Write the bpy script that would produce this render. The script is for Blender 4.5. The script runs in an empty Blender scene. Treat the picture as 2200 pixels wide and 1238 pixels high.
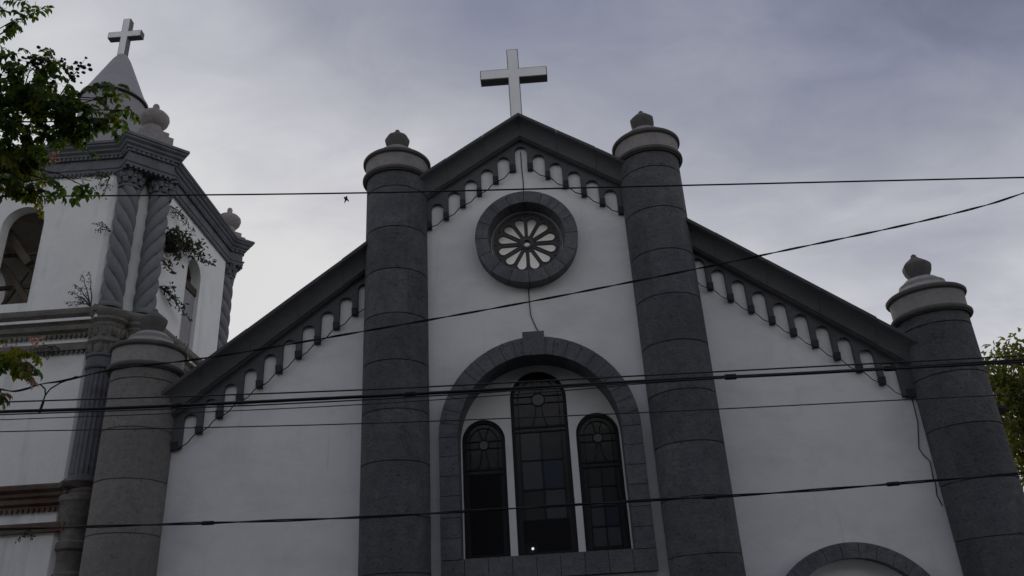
import bpy, bmesh, math, random
from mathutils import Vector, Matrix
from math import sin, cos, pi, radians as R
C = bpy.context.scene.collection
SC = bpy.context.scene

# ------------------------------------------------------------------ camera, sky, sun, exposure
cd = bpy.data.cameras.new('camera'); cam = bpy.data.objects.new('camera', cd); C.objects.link(cam)
_yaw, _pit, _rol, _f = -0.03007, 0.43403, -0.05859, 1782.268
F = Vector((sin(_yaw)*cos(_pit), cos(_yaw)*cos(_pit), sin(_pit)))
R0 = Vector((cos(_yaw), -sin(_yaw), 0)); U0 = R0.cross(F)
RX = R0*cos(_rol)+U0*sin(_rol); UX = -R0*sin(_rol)+U0*cos(_rol)
cam.matrix_world = Matrix(((RX.x, UX.x, -F.x, 0.121), (RX.y, UX.y, -F.y, -19.259), (RX.z, UX.z, -F.z, 1.65), (0, 0, 0, 1)))
cd.sensor_width = 36.0; cd.lens = 36.0*_f/2200.0; cd.clip_start = 0.1; cd.clip_end = 3000
SC.camera = cam
SUN_EL, SUN_AZ = R(24), R(-8)          # azimuth measured from +y towards +x
sun_dir = Vector((sin(SUN_AZ)*cos(SUN_EL), cos(SUN_AZ)*cos(SUN_EL), sin(SUN_EL)))
W = bpy.data.worlds.new("World"); SC.world = W; W.use_nodes = True
nt = W.node_tree; nt.nodes.clear()
def N(tree, t, **kw):
    n = tree.nodes.new(t)
    for k, v in kw.items():
        if k == 'inp':
            for a, b in v.items(): n.inputs[a].default_value = b
        else: setattr(n, k, v)
    return n
def ramp(tree, stops, interp='LINEAR'):
    n = tree.nodes.new('ShaderNodeValToRGB'); n.color_ramp.interpolation = interp
    e = n.color_ramp.elements
    while len(e) < len(stops): e.new(0.5)
    for i, (p, c) in enumerate(stops):
        e[i].position = p
        e[i].color = (c, c, c, 1) if not isinstance(c, tuple) else (*c, 1)
    return n
L = nt.links.new
sky = N(nt, 'ShaderNodeTexSky', sky_type='NISHITA', sun_disc=False, sun_elevation=SUN_EL, sun_rotation=SUN_AZ, air_density=1.0, dust_density=2.0)
tc = N(nt, 'ShaderNodeTexCoord')
sep = N(nt, 'ShaderNodeSeparateXYZ'); L(tc.outputs['Generated'], sep.inputs[0])
zc = N(nt, 'ShaderNodeMath', operation='MAXIMUM', inp={1: 0.0}); L(sep.outputs[2], zc.inputs[0])
za = N(nt, 'ShaderNodeMath', operation='ADD', inp={1: 0.25}); L(zc.outputs[0], za.inputs[0])
dx = N(nt, 'ShaderNodeMath', operation='DIVIDE'); L(sep.outputs[0], dx.inputs[0]); L(za.outputs[0], dx.inputs[1])
dy = N(nt, 'ShaderNodeMath', operation='DIVIDE'); L(sep.outputs[1], dy.inputs[0]); L(za.outputs[0], dy.inputs[1])
cmb = N(nt, 'ShaderNodeCombineXYZ'); L(dx.outputs[0], cmb.inputs[0]); L(dy.outputs[0], cmb.inputs[1])
mp = N(nt, 'ShaderNodeMapping'); mp.inputs['Rotation'].default_value = (0, 0, R(-80)); mp.inputs['Scale'].default_value = (1.0, 1.6, 1); mp.inputs['Location'].default_value = (18.15, 22.849, 0)
L(cmb.outputs[0], mp.inputs[0])
nz = N(nt, 'ShaderNodeTexNoise', inp={'Scale': 2.5, 'Detail': 7.0, 'Roughness': 0.48, 'Distortion': 0.35}); L(mp.outputs[0], nz.inputs['Vector'])
nz2 = N(nt, 'ShaderNodeTexNoise', inp={'Scale': 6.0, 'Detail': 7.0, 'Roughness': 0.58, 'Distortion': 0.6}); L(mp.outputs[0], nz2.inputs['Vector'])
mixn = N(nt, 'ShaderNodeMath', operation='MULTIPLY_ADD', inp={1: 0.5}); L(nz2.outputs[0], mixn.inputs[0]); L(nz.outputs[0], mixn.inputs[2])
thick = ramp(nt, [(0.55, 0.0), (0.95, 1.0)]); L(mixn.outputs[0], thick.inputs[0])          # thickness of the cloud veil
dot = N(nt, 'ShaderNodeVectorMath', operation='DOT_PRODUCT'); L(tc.outputs['Generated'], dot.inputs[0]); dot.inputs[1].default_value = Vector((-0.708, 0.416, 0.570)).normalized()
glow = ramp(nt, [(0.0, 0.50), (0.22, 0.21), (0.5, 0.48), (0.85, 0.816), (0.94, 1.0)]); L(dot.outputs['Value'], glow.inputs[0])
low = ramp(nt, [(0.0, 0.97), (0.34, 0.95), (0.69, 0.01), (0.80, 0.10), (1.0, 0.35)]); L(sep.outputs[2], low.inputs[0])
base_t = N(nt, 'ShaderNodeMath', operation='ADD'); L(glow.outputs[0], base_t.inputs[0]); L(low.outputs[0], base_t.inputs[1])
base_s = N(nt, 'ShaderNodeMath', operation='ADD', inp={1: -0.58}); L(base_t.outputs[0], base_s.inputs[0])
addt = N(nt, 'ShaderNodeMath', operation='MULTIPLY_ADD', inp={1: 0.26}); L(thick.outputs[0], addt.inputs[0]); L(base_s.outputs[0], addt.inputs[2])
ccol = ramp(nt, [(0.0, (0.15, 0.165, 0.235)), (0.14, (0.2, 0.215, 0.295)), (0.4, (0.305, 0.32, 0.375)), (0.7, (0.45, 0.457, 0.505)), (0.9, (0.575, 0.58, 0.60)), (1.0, (0.61, 0.61, 0.62))]); L(addt.outputs[0], ccol.inputs[0])
csc = N(nt, 'ShaderNodeVectorMath', operation='SCALE', inp={'Scale': 10.0}); L(ccol.outputs[0], csc.inputs[0])
mixc = N(nt, 'ShaderNodeMix', data_type='RGBA'); mixc.inputs[0].default_value = 0.98
L(sky.outputs[0], mixc.inputs[6]); L(csc.outputs[0], mixc.inputs[7])
bg = N(nt, 'ShaderNodeBackground', inp={'Strength': 0.1}); L(mixc.outputs[2], bg.inputs[0])
wo = N(nt, 'ShaderNodeOutputWorld'); L(bg.outputs[0], wo.inputs[0])
sl = bpy.data.lights.new('sun', 'SUN'); sl.energy = 0.5; sl.angle = R(14); sl.color = (1.0, 0.95, 0.88)
so = bpy.data.objects.new('sun', sl); C.objects.link(so)
so.rotation_euler = (-sun_dir).to_track_quat('-Z', 'Y').to_euler()
SC.view_settings.view_transform = 'Standard'; SC.view_settings.look = 'None'; SC.view_settings.gamma = 1.0
SC.view_settings.exposure = 0.15
rnd = random.Random(7)

# ------------------------------------------------------------------ materials
def mat(name, base, rough=0.85, noise=None, bump=None, spec=0.3, stain=None, pits=None, metallic=0.0, bands=None, island=0.0):
    """noise=(scale, amount); stain=(colour, scale xyz, lo, hi, strength); pits=(scale, strength); bump=(scale, dist)"""
    m = bpy.data.materials.new(name); m.use_nodes = True; t = m.node_tree; t.nodes.clear(); l = t.links.new
    out = N(t, 'ShaderNodeOutputMaterial'); b = N(t, 'ShaderNodeBsdfPrincipled', inp={'Roughness': rough, 'Metallic': metallic, 'Specular IOR Level': spec}); l(b.outputs[0], out.inputs[0])
    geo = N(t, 'ShaderNodeNewGeometry'); P = geo.outputs['Position']
    col = N(t, 'ShaderNodeRGB'); col.outputs[0].default_value = (*base, 1); cur = col.outputs[0]
    if noise:
        for sc, am in noise:
            n = N(t, 'ShaderNodeTexNoise', inp={'Scale': sc, 'Detail': 6.0, 'Roughness': 0.6}); l(P, n.inputs['Vector'])
            r = ramp(t, [(0.25, 1-am), (0.75, 1+am)]); l(n.outputs[0], r.inputs[0])
            mx = N(t, 'ShaderNodeMix', data_type='RGBA', blend_type='MULTIPLY'); mx.inputs[0].default_value = 1.0; l(cur, mx.inputs[6]); l(r.outputs[0], mx.inputs[7]); cur = mx.outputs[2]
    if stain:
        for scol, ssc, lo, hi, st in stain:
            mpn = N(t, 'ShaderNodeMapping'); mpn.inputs['Scale'].default_value = ssc; l(P, mpn.inputs[0])
            n = N(t, 'ShaderNodeTexNoise', inp={'Scale': 1.0, 'Detail': 8.0, 'Roughness': 0.65}); l(mpn.outputs[0], n.inputs['Vector'])
            r = ramp(t, [(lo, 0.0), (hi, st)]); l(n.outputs[0], r.inputs[0])
            mx = N(t, 'ShaderNodeMix', data_type='RGBA'); l(r.outputs[0], mx.inputs[0]); l(cur, mx.inputs[6]); mx.inputs[7].default_value = (*scol, 1); cur = mx.outputs[2]
    if pits:
        v = N(t, 'ShaderNodeTexNoise', inp={'Scale': pits[0], 'Detail': 3.0, 'Roughness': 0.7}); l(P, v.inputs['Vector'])
        r = ramp(t, [(0.30, 1-pits[1]), (0.42, 1.0), (0.66, 1.0), (0.76, 1+pits[1]*0.8)]); l(v.outputs[0], r.inputs[0])
        mx = N(t, 'ShaderNodeMix', data_type='RGBA', blend_type='MULTIPLY'); mx.inputs[0].default_value = 1.0; l(cur, mx.inputs[6]); l(r.outputs[0], mx.inputs[7]); cur = mx.outputs[2]
    if bands:                                  # each stone course has its own tone
        sz = N(t, 'ShaderNodeSeparateXYZ'); l(P, sz.inputs[0])
        sx = N(t, 'ShaderNodeMath', operation='SNAP', inp={1: 3.0}); l(sz.outputs[0], sx.inputs[0])
        o1 = N(t, 'ShaderNodeMath', operation='ADD', inp={1: -bands[0]}); l(sz.outputs[2], o1.inputs[0])
        o2 = N(t, 'ShaderNodeMath', operation='SNAP', inp={1: bands[1]}); l(o1.outputs[0], o2.inputs[0])
        cb = N(t, 'ShaderNodeCombineXYZ'); l(sx.outputs[0], cb.inputs[0]); l(o2.outputs[0], cb.inputs[2])
        wn = N(t, 'ShaderNodeTexWhiteNoise', noise_dimensions='3D'); l(cb.outputs[0], wn.inputs['Vector'])
        r = ramp(t, [(0.0, 1-bands[2]), (1.0, 1+bands[2])]); l(wn.outputs[0], r.inputs[0])
        mx = N(t, 'ShaderNodeMix', data_type='RGBA', blend_type='MULTIPLY'); mx.inputs[0].default_value = 1.0; l(cur, mx.inputs[6]); l(r.outputs[0], mx.inputs[7]); cur = mx.outputs[2]
    if island:
        r = ramp(t, [(0.0, 1-island), (1.0, 1+island)]); l(geo.outputs['Random Per Island'], r.inputs[0])
        mx = N(t, 'ShaderNodeMix', data_type='RGBA', blend_type='MULTIPLY'); mx.inputs[0].default_value = 1.0; l(cur, mx.inputs[6]); l(r.outputs[0], mx.inputs[7]); cur = mx.outputs[2]
    l(cur, b.inputs['Base Color'])
    if bump:
        n = N(t, 'ShaderNodeTexNoise', inp={'Scale': bump[0], 'Detail': 5.0, 'Roughness': 0.65}); l(P, n.inputs['Vector'])
        bp = N(t, 'ShaderNodeBump', inp={'Strength': 1.0, 'Distance': bump[1]}); l(n.outputs[0], bp.inputs['Height']); l(bp.outputs[0], b.inputs['Normal'])
    return m
M = {}
M['plaster'] = mat('white_plaster', (0.83, 0.832, 0.83), 0.9, [(0.35, 0.05), (2.5, 0.03)], (9, 0.006), 0.2,
    [((0.42, 0.41, 0.39), (2.2, 2.2, 0.14), 0.60, 0.82, 0.28), ((0.30, 0.29, 0.27), (5, 5, 0.5), 0.66, 0.85, 0.35), ((0.25, 0.245, 0.24), (7, 7, 0.2), 0.62, 0.80, 0.45), ((0.62, 0.63, 0.65), (0.5, 0.5, 0.9), 0.46, 0.66, 0.55)])
M['tower_plaster'] = mat('weathered_white_plaster', (0.84, 0.84, 0.83), 0.92, [(0.5, 0.06), (3, 0.04)], (7, 0.012), 0.2,
    [((0.36, 0.35, 0.31), (1.8, 1.8, 0.2), 0.54, 0.76, 0.5), ((0.22, 0.20, 0.17), (3.5, 3.5, 0.5), 0.68, 0.86, 0.5)])
M['basalt'] = mat('dark_grey_stone', (0.150, 0.152, 0.162), 0.88, [(1.1, 0.2), (7, 0.2)], (26, 0.03), 0.3,
    [((0.085, 0.09, 0.115), (0.8, 0.8, 0.6), 0.45, 0.7, 0.6), ((0.15, 0.14, 0.125), (2.2, 2.2, 1.2), 0.62, 0.85, 0.5)], (17, 0.62), island=0.10)
M['column'] = mat('dark_grey_column_stone', (0.126, 0.127, 0.136), 0.9, [(0.7, 0.25), (5, 0.28)], (14, 0.06), 0.25,
    [((0.085, 0.088, 0.105), (0.9, 0.9, 0.35), 0.45, 0.7, 0.65), ((0.22, 0.205, 0.19), (1.6, 1.6, 0.7), 0.62, 0.85, 0.55), ((0.06, 0.06, 0.065), (4, 4, 0.4), 0.62, 0.8, 0.6)], (13, 0.55), bands=(13.3, 1.2, 0.13))
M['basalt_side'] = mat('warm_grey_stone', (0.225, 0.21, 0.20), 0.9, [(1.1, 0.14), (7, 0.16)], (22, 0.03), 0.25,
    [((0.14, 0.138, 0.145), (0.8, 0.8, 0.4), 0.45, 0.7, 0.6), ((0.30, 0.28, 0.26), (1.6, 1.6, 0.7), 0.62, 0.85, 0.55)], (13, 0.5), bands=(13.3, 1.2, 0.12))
M['trim'] = mat('dark_trim_stone', (0.105, 0.106, 0.114), 0.85, [(1.3, 0.18), (9, 0.12)], (20, 0.008), 0.3,
    [((0.13, 0.125, 0.12), (1.5, 1.5, 1.5), 0.6, 0.85, 0.4)])
M['corbel'] = mat('dark_corbel_stone', (0.055, 0.056, 0.062), 0.9, [(3, 0.25), (12, 0.2)], (20, 0.01))  # darker tone than the frieze stone
M['joint'] = mat('dark_mortar', (0.022, 0.022, 0.024), 0.95)
M['cap'] = mat('grey_brown_render', (0.30, 0.28, 0.275), 0.92, [(1.5, 0.16), (8, 0.14)], (14, 0.025), 0.2,
    [((0.12, 0.11, 0.10), (3, 3, 1.0), 0.55, 0.8, 0.5)])
M['ring'] = mat('weathered_ring_render', (0.115, 0.108, 0.106), 0.9, [(1.5, 0.14), (8, 0.1)], (18, 0.01), 0.2,
    [((0.07, 0.065, 0.06), (3, 3, 1.0), 0.5, 0.8, 0.6)])
M['tower_stone'] = mat('tower_trim_stone', (0.16, 0.165, 0.185), 0.92, [(1.2, 0.2), (6, 0.15)], (14, 0.02), 0.2,
    [((0.09, 0.08, 0.072), (1.5, 1.5, 2), 0.5, 0.75, 0.75)])
M['twist_stone'] = mat('twisted_shaft_stone', (0.20, 0.203, 0.215), 0.92, [(1.2, 0.12), (7, 0.1)], (16, 0.012), 0.2,
    [((0.14, 0.135, 0.13), (1.5, 1.5, 1), 0.55, 0.8, 0.5)])
M['mid_stone'] = mat('grey_weathered_moulding', (0.21, 0.20, 0.185), 0.95, [(1.2, 0.25), (5, 0.2)], (10, 0.03), 0.15,
    [((0.10, 0.09, 0.075), (0.9, 0.9, 2), 0.45, 0.7, 0.8), ((0.07, 0.07, 0.045), (2, 2, 2.5), 0.55, 0.75, 0.7)])
M['low_stone'] = mat('mossy_brown_stone', (0.15, 0.125, 0.11), 0.95, [(1.2, 0.25), (5, 0.2)], (10, 0.03), 0.15,
    [((0.12, 0.058, 0.04), (0.9, 0.9, 2), 0.42, 0.6, 0.85), ((0.06, 0.065, 0.04), (2, 2, 2.5), 0.55, 0.75, 0.7)])
M['drum'] = mat('grey_drum_render', (0.32, 0.315, 0.33), 0.9, [(0.7, 0.1), (4, 0.06)], (9, 0.01), 0.2,
    [((0.18, 0.17, 0.16), (1.4, 1.4, .4), 0.55, 0.8, 0.6)])
M['white_paint'] = mat('white_painted_metal', (0.86, 0.86, 0.86), 0.6, [(2, 0.06)], None, 0.3, [((0.4, 0.38, 0.35), (3, 3, 1), 0.6, 0.85, 0.4)])
M['cross_edge'] = mat('grey_cross_edge', (0.16, 0.15, 0.15), 0.7, [(3, 0.12)])
M['black'] = mat('black_cable', (0.012, 0.012, 0.013), 0.6)
M['cable_grey'] = mat('grey_cable', (0.035, 0.036, 0.04), 0.6)
M['frame'] = mat('black_window_frame', (0.012, 0.012, 0.013), 0.6)
M['wood'] = mat('old_dark_wood', (0.055, 0.04, 0.03), 0.8, [(3, 0.3)], (14, 0.01))
M['pale_wood'] = mat('weathered_grey_wood', (0.14, 0.115, 0.09), 0.85, [(3, 0.3)], (14, 0.01))
M['dirty'] = mat('sooty_inner_plaster', (0.40, 0.37, 0.33), 0.95, [(0.9, 0.25), (4, 0.15)], (8, 0.02), 0.1, [((0.05, 0.045, 0.04), (1.2, 1.2, .8), 0.5, 0.8, 0.7)])
M['roof'] = mat('dark_roof_sheet', (0.04, 0.037, 0.036), 0.7, [(1, 0.2)])
M['asphalt'] = mat('asphalt', (0.05, 0.05, 0.05), 0.9, [(0.4, 0.2), (30, 0.2)], (60, 0.01))
M['paving'] = mat('paving_concrete', (0.10, 0.098, 0.093), 0.9, [(0.6, 0.15), (12, 0.1)], (30, 0.005))
M['bark'] = mat('tree_bark', (0.06, 0.048, 0.038), 0.95, [(4, 0.3)], (25, 0.01))
M['pale_bark'] = mat('pale_tree_bark', (0.17, 0.145, 0.12), 0.95, [(4, 0.3)], (25, 0.01))
M['feather'] = mat('black_feather', (0.015, 0.014, 0.015), 0.7)
M['door_wood'] = mat('brown_door_wood', (0.09, 0.05, 0.03), 0.6, [(2, 0.2)], (10, 0.004))
M['bronze'] = mat('old_bell_bronze', (0.07, 0.065, 0.05), 0.5, [(3, 0.2)], None, 0.5)
def leafmat(name, cols, trans=0.35, rough=0.55):
    m = bpy.data.materials.new(name); m.use_nodes = True; t = m.node_tree; t.nodes.clear(); l = t.links.new
    out = N(t, 'ShaderNodeOutputMaterial'); geo = N(t, 'ShaderNodeNewGeometry')
    r = ramp(t, [(i/(len(cols)-1), c) for i, c in enumerate(cols)]); l(geo.outputs['Random Per Island'], r.inputs[0])
    d = N(t, 'ShaderNodeBsdfPrincipled', inp={'Roughness': rough, 'Specular IOR Level': 0.3}); l(r.outputs[0], d.inputs['Base Color'])
    tr = N(t, 'ShaderNodeBsdfTranslucent'); 
    bc = N(t, 'ShaderNodeHueSaturation', inp={'Hue': 0.48, 'Saturation': 1.25, 'Value': 2.0}); l(r.outputs[0], bc.inputs['Color']); l(bc.outputs[0], tr.inputs[0])
    mx = N(t, 'ShaderNodeMixShader'); mx.inputs[0].default_value = trans; l(d.outputs[0], mx.inputs[1]); l(tr.outputs[0], mx.inputs[2]); l(mx.outputs[0], out.inputs[0])
    return m
M['leaf'] = leafmat('pinnate_leaf', [(0.022, 0.038, 0.015), (0.040, 0.072, 0.022), (0.062, 0.105, 0.03), (0.10, 0.145, 0.038)], 0.52)
M['leaf_warm'] = leafmat('painted_lit_leaf', [(0.06, 0.085, 0.018), (0.12, 0.14, 0.03), (0.20, 0.20, 0.045)], 0.5)  # yellow-green backlight put into the leaf colour
M['leaf_rust'] = leafmat('rusty_leaf', [(0.10, 0.055, 0.03), (0.20, 0.13, 0.07), (0.36, 0.26, 0.20)])
M['leaf_far'] = leafmat('broad_leaf', [(0.05, 0.07, 0.02), (0.085, 0.11, 0.03), (0.125, 0.14, 0.042), (0.16, 0.135, 0.06)], 0.55)
M['shrub'] = leafmat('wall_shrub_leaf', [(0.025, 0.03, 0.018), (0.05, 0.056, 0.034), (0.085, 0.082, 0.055)], 0.35)
M['flower'] = leafmat('dry_seed_cluster', [(0.028, 0.02, 0.022), (0.06, 0.045, 0.05)], 0.1)
M['blossom'] = leafmat('pale_pink_blossom', [(0.40, 0.24, 0.18), (0.55, 0.38, 0.30)], 0.3)
def glassmat(name, base, rough, spec=0.5, cells=False):
    m = mat(name, base, rough, None, (3.0, 0.006), spec)
    return m
M['glass'] = glassmat('dark_leaded_glass', (0.036, 0.037, 0.041), 0.2, 0.35)
M['glass_blue'] = glassmat('blue_leaded_glass', (0.034, 0.038, 0.064), 0.2, 0.35)
M['glass_grey'] = glassmat('grey_leaded_glass', (0.062, 0.065, 0.072), 0.2, 0.35)
M['glass_disc'] = glassmat('pale_glass_disc', (0.115, 0.117, 0.124), 0.3, 0.35)
M['dark_pane'] = mat('painted_dark_pane', (0.01, 0.01, 0.011), 0.9)  # flat black stands in for the darkness of the lower panes
def frosted():
    m = bpy.data.materials.new('frosted_rose_glass'); m.use_nodes = True; t = m.node_tree; t.nodes.clear(); l = t.links.new
    out = N(t, 'ShaderNodeOutputMaterial'); a = N(t, 'ShaderNodeBsdfPrincipled', inp={'Base Color': (0.78, 0.77, 0.76, 1), 'Roughness': 0.4}); b = N(t, 'ShaderNodeBsdfTranslucent', inp={'Color': (0.85, 0.84, 0.83, 1)})
    mx = N(t, 'ShaderNodeMixShader'); mx.inputs[0].default_value = 0.75; l(a.outputs[0], mx.inputs[1]); l(b.outputs[0], mx.inputs[2]); l(mx.outputs[0], out.inputs[0]); return m
M['frosted'] = frosted()
def lampmat():
    m = bpy.data.materials.new('lit_lens'); m.use_nodes = True; t = m.node_tree; t.nodes.clear()
    out = N(t, 'ShaderNodeOutputMaterial'); e = N(t, 'ShaderNodeEmission', inp={'Color': (1, 1, 1, 1), 'Strength': 0.75}); t.links.new(e.outputs[0], out.inputs[0]); return m
M['lens'] = lampmat()

# ------------------------------------------------------------------ helpers
class MB:
    def __init__(s): s.bm = bmesh.new()
    def quad(s, a, b, c, d): s.bm.faces.new([s.bm.verts.new(p) for p in (a, b, c, d)])
    def poly(s, pts): s.bm.faces.new([s.bm.verts.new(p) for p in pts])
    def box(s, x0, x1, y0, y1, z0, z1, M4=None):
        ps = [Vector((x, y, z)) for x in (x0, x1) for y in (y0, y1) for z in (z0, z1)]
        if M4: ps = [M4 @ p for p in ps]
        v = [s.bm.verts.new(p) for p in ps]
        for f in ((0,1,3,2), (4,6,7,5), (0,4,5,1), (2,3,7,6), (0,2,6,4), (1,5,7,3)): s.bm.faces.new([v[i] for i in f])
    def hexa(s, ps):
        v = [s.bm.verts.new(p) for p in ps]      # bottom 4 ccw, top 4 ccw
        for f in ((3,2,1,0), (4,5,6,7), (0,1,5,4), (1,2,6,5), (2,3,7,6), (3,0,4,7)): s.bm.faces.new([v[i] for i in f])
    def prism(s, outer, holes, w0, w1, fn=lambda u, v, w: (u, w, v)):
        """outline with holes in the (u,v) plane, extruded from w0 (front) to w1"""
        for w in (w0, w1):
            es = []
            for lp in [outer]+list(holes):
                vs = [s.bm.verts.new(fn(u, v, w)) for u, v in lp]
                for i in range(len(vs)): es.append(s.bm.edges.new((vs[i], vs[(i+1) % len(vs)])))
            bmesh.ops.triangle_fill(s.bm, use_beauty=True, use_dissolve=False, edges=es)
        for lp in [outer]+list(holes):
            n = len(lp)
            for i in range(n):
                a, b = lp[i], lp[(i+1) % n]
                s.quad(fn(*a, w0), fn(*b, w0), fn(*b, w1), fn(*a, w1))
    def lathe(s, prof, c=(0, 0, 0), seg=48, axis='z', a0=0.0, a1=2*pi, rfun=None):
        full = abs(a1-a0-2*pi) < 1e-6; n = seg if full else seg+1
        rows = []
        for r, z in prof:
            row = []
            for i in range(n):
                a = a0+(a1-a0)*i/seg; rr = r if rfun is None else r*rfun(a, z)
                if axis == 'z': p = (c[0]+rr*cos(a), c[1]+rr*sin(a), c[2]+z)
                else: p = (c[0]+rr*cos(a), c[1]+z, c[2]+rr*sin(a))
                row.append(s.bm.verts.new(p))
            rows.append(row)
        for j in range(len(rows)-1):
            for i in range(n if full else n-1):
                k = (i+1) % n
                s.bm.faces.new((rows[j][i], rows[j][k], rows[j+1][k], rows[j+1][i]))
        return rows
    def tube(s, pts, rad, seg=6, caps=True):
        pts = [Vector(p) for p in pts]; rows = []
        up = Vector((0.13, 0.2, 1)).normalized()
        for i, p in enumerate(pts):
            d = (pts[min(i+1, len(pts)-1)]-pts[max(i-1, 0)])
            d = d.normalized() if d.length > 1e-9 else Vector((0, 0, 1))
            u = d.cross(up)
            if u.length < 0.05: u = d.cross(Vector((1, 0, 0)))
            u.normalize(); v = d.cross(u); r = rad[i] if isinstance(rad, (list, tuple)) else rad
            rows.append([s.bm.verts.new(p+(u*cos(2*pi*k/seg)+v*sin(2*pi*k/seg))*r) for k in range(seg)])
        for j in range(len(rows)-1):
            for k in range(seg):
                q = (k+1) % seg; s.bm.faces.new((rows[j][k], rows[j][q], rows[j+1][q], rows[j+1][k]))
        if caps:
            s.bm.faces.new(rows[0]); s.bm.faces.new(rows[-1])
    def sweep(s, path, prof, closed=True, fn=lambda x, y, z: (x, y, z)):
        """mitred sweep of (offset, z) profile along a plan path (ccw => outward to the right)"""
        n = len(path); rows = []
        def nrm(a, b):
            d = Vector((b[0]-a[0], b[1]-a[1])).normalized(); return Vector((d.y, -d.x))
        for i in range(n):
            if closed: n1, n2 = nrm(path[i-1], path[i]), nrm(path[i], path[(i+1) % n])
            else:
                n1 = nrm(path[max(i-1, 0)], path[max(i, 1)]); n2 = nrm(path[min(i, n-2)], path[min(i+1, n-1)])
            m = (n1+n2); m = m/max(m.dot(n1), 0.2) if m.length > 1e-6 else n1
            rows.append([s.bm.verts.new(fn(path[i][0]+m.x*o, path[i][1]+m.y*o, z)) for o, z in prof])
        for i in range(n if closed else n-1):
            a, b = rows[i], rows[(i+1) % n]
            for j in range(len(prof)-1): s.bm.faces.new((a[j], b[j], b[j+1], a[j+1]))
        return rows
    def ball(s, c, r, sub=2, sc=(1, 1, 1)):
        bmesh.ops.create_icosphere(s.bm, subdivisions=sub, radius=r, matrix=Matrix.Translation(c) @ Matrix.Diagonal((*sc, 1)))
    def build(s, name, m, parent=None, smooth=False, at=None, angle=40, fixn=True):
        if fixn: bmesh.ops.recalc_face_normals(s.bm, faces=s.bm.faces)
        me = bpy.data.meshes.new(name); s.bm.to_mesh(me); s.bm.free()
        for mm in (m if isinstance(m, (list, tuple)) else [m]): me.materials.append(mm)
        if smooth:
            me.polygons.foreach_set('use_smooth', [True]*len(me.polygons)); me.set_sharp_from_angle(angle=R(angle))
        o = bpy.data.objects.new(name, me); C.objects.link(o)
        adopt(o, parent, at); return o
def wpos(o):
    p = Vector((0, 0, 0))
    while o: p += o.location; o = o.parent
    return p
def adopt(o, parent, at=None):
    """mesh drawn in world coordinates (at=None) or around its own origin placed at `at`"""
    w = Vector(at) if at is not None else Vector((0, 0, 0))
    if parent: o.parent = parent; o.location = w-wpos(parent)
    else: o.location = w
def thing(name, loc, label, cat, group=None):
    o = bpy.data.objects.new(name, None); C.objects.link(o); o.location = loc; o.empty_display_size = 0.3
    return tag(o, label, cat, group)
def tag(o, label, cat, group=None):
    o['label'] = label; o['category'] = cat
    if group: o['group'] = group
    return o
def structure(o): o['kind'] = 'structure'; return o
def copy_part(src, parent, at, rotz=0.0, sz=1.0):
    o = src.copy(); C.objects.link(o); adopt(o, parent, at); o.rotation_euler = (0, 0, rotz); return o
def arc(cx, cz, r, a0, a1, n): return [(cx+r*cos(a0+(a1-a0)*i/n), cz+r*sin(a0+(a1-a0)*i/n)) for i in range(n+1)]
def arch_loop(cx, z0, zs, r, n=24): return [(cx-r, z0), (cx+r, z0)]+arc(cx, zs, r, 0, pi, n)

# ------------------------------------------------------------------ ground
g = MB(); g.box(-400, 400, -400, 600, -0.6, -0.004); structure(g.build('ground', M['asphalt']))
g = MB(); g.box(-60, 60, -14.5, -6.5, -0.002, 0.004); structure(g.build('road', M['asphalt']))
g = MB(); g.box(-60, 60, -6.4, 0.0, 0.0, 0.13); structure(g.build('pavement', M['paving']))

# ------------------------------------------------------------------ church
ch = thing('church', (0, 0, 0), 'white plastered church with stepped gables, four round dark stone columns and a rose window', 'church')
CX = [-9.63, -3.4, 3.4, 9.63]; CY = -0.2; CR = 0.80
def zc_mid(x): return 14.97-0.655*abs(x)
def zc_side(x): return 11.20-0.757*(abs(x)-4.2)
w = MB()
outer = [(-9.6, 0), (9.6, 0), (9.6, zc_side(9.6)+0.15), (3.4, zc_side(3.4)+0.15), (3.4, zc_mid(3.4)+0.12), (0, zc_mid(0)+0.12), (-3.4, zc_mid(3.4)+0.12), (-3.4, zc_side(3.4)+0.15), (-9.6, zc_side(9.6)+0.15)]
rose_c = (0.0, 11.86)
holes = [[(-1.99, 3.97), (1.99, 3.97)]+arc(0, 6.73, 1.99, 0, pi, 40),
         [(rose_c[0]+0.93*cos(2*pi*i/48), rose_c[1]+0.93*sin(2*pi*i/48)) for i in range(48)],
         arch_loop(6.5, 0.2, 1.87, 1.64, 28), arch_loop(-6.5, 0.2, 1.87, 1.64, 28), [(-1.5, 0.2), (1.5, 0.2), (1.5, 3.0), (-1.5, 3.0)]]
w.prism(outer, holes, 0.0, 0.9); w.build('wall', M['plaster'], ch)

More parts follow.
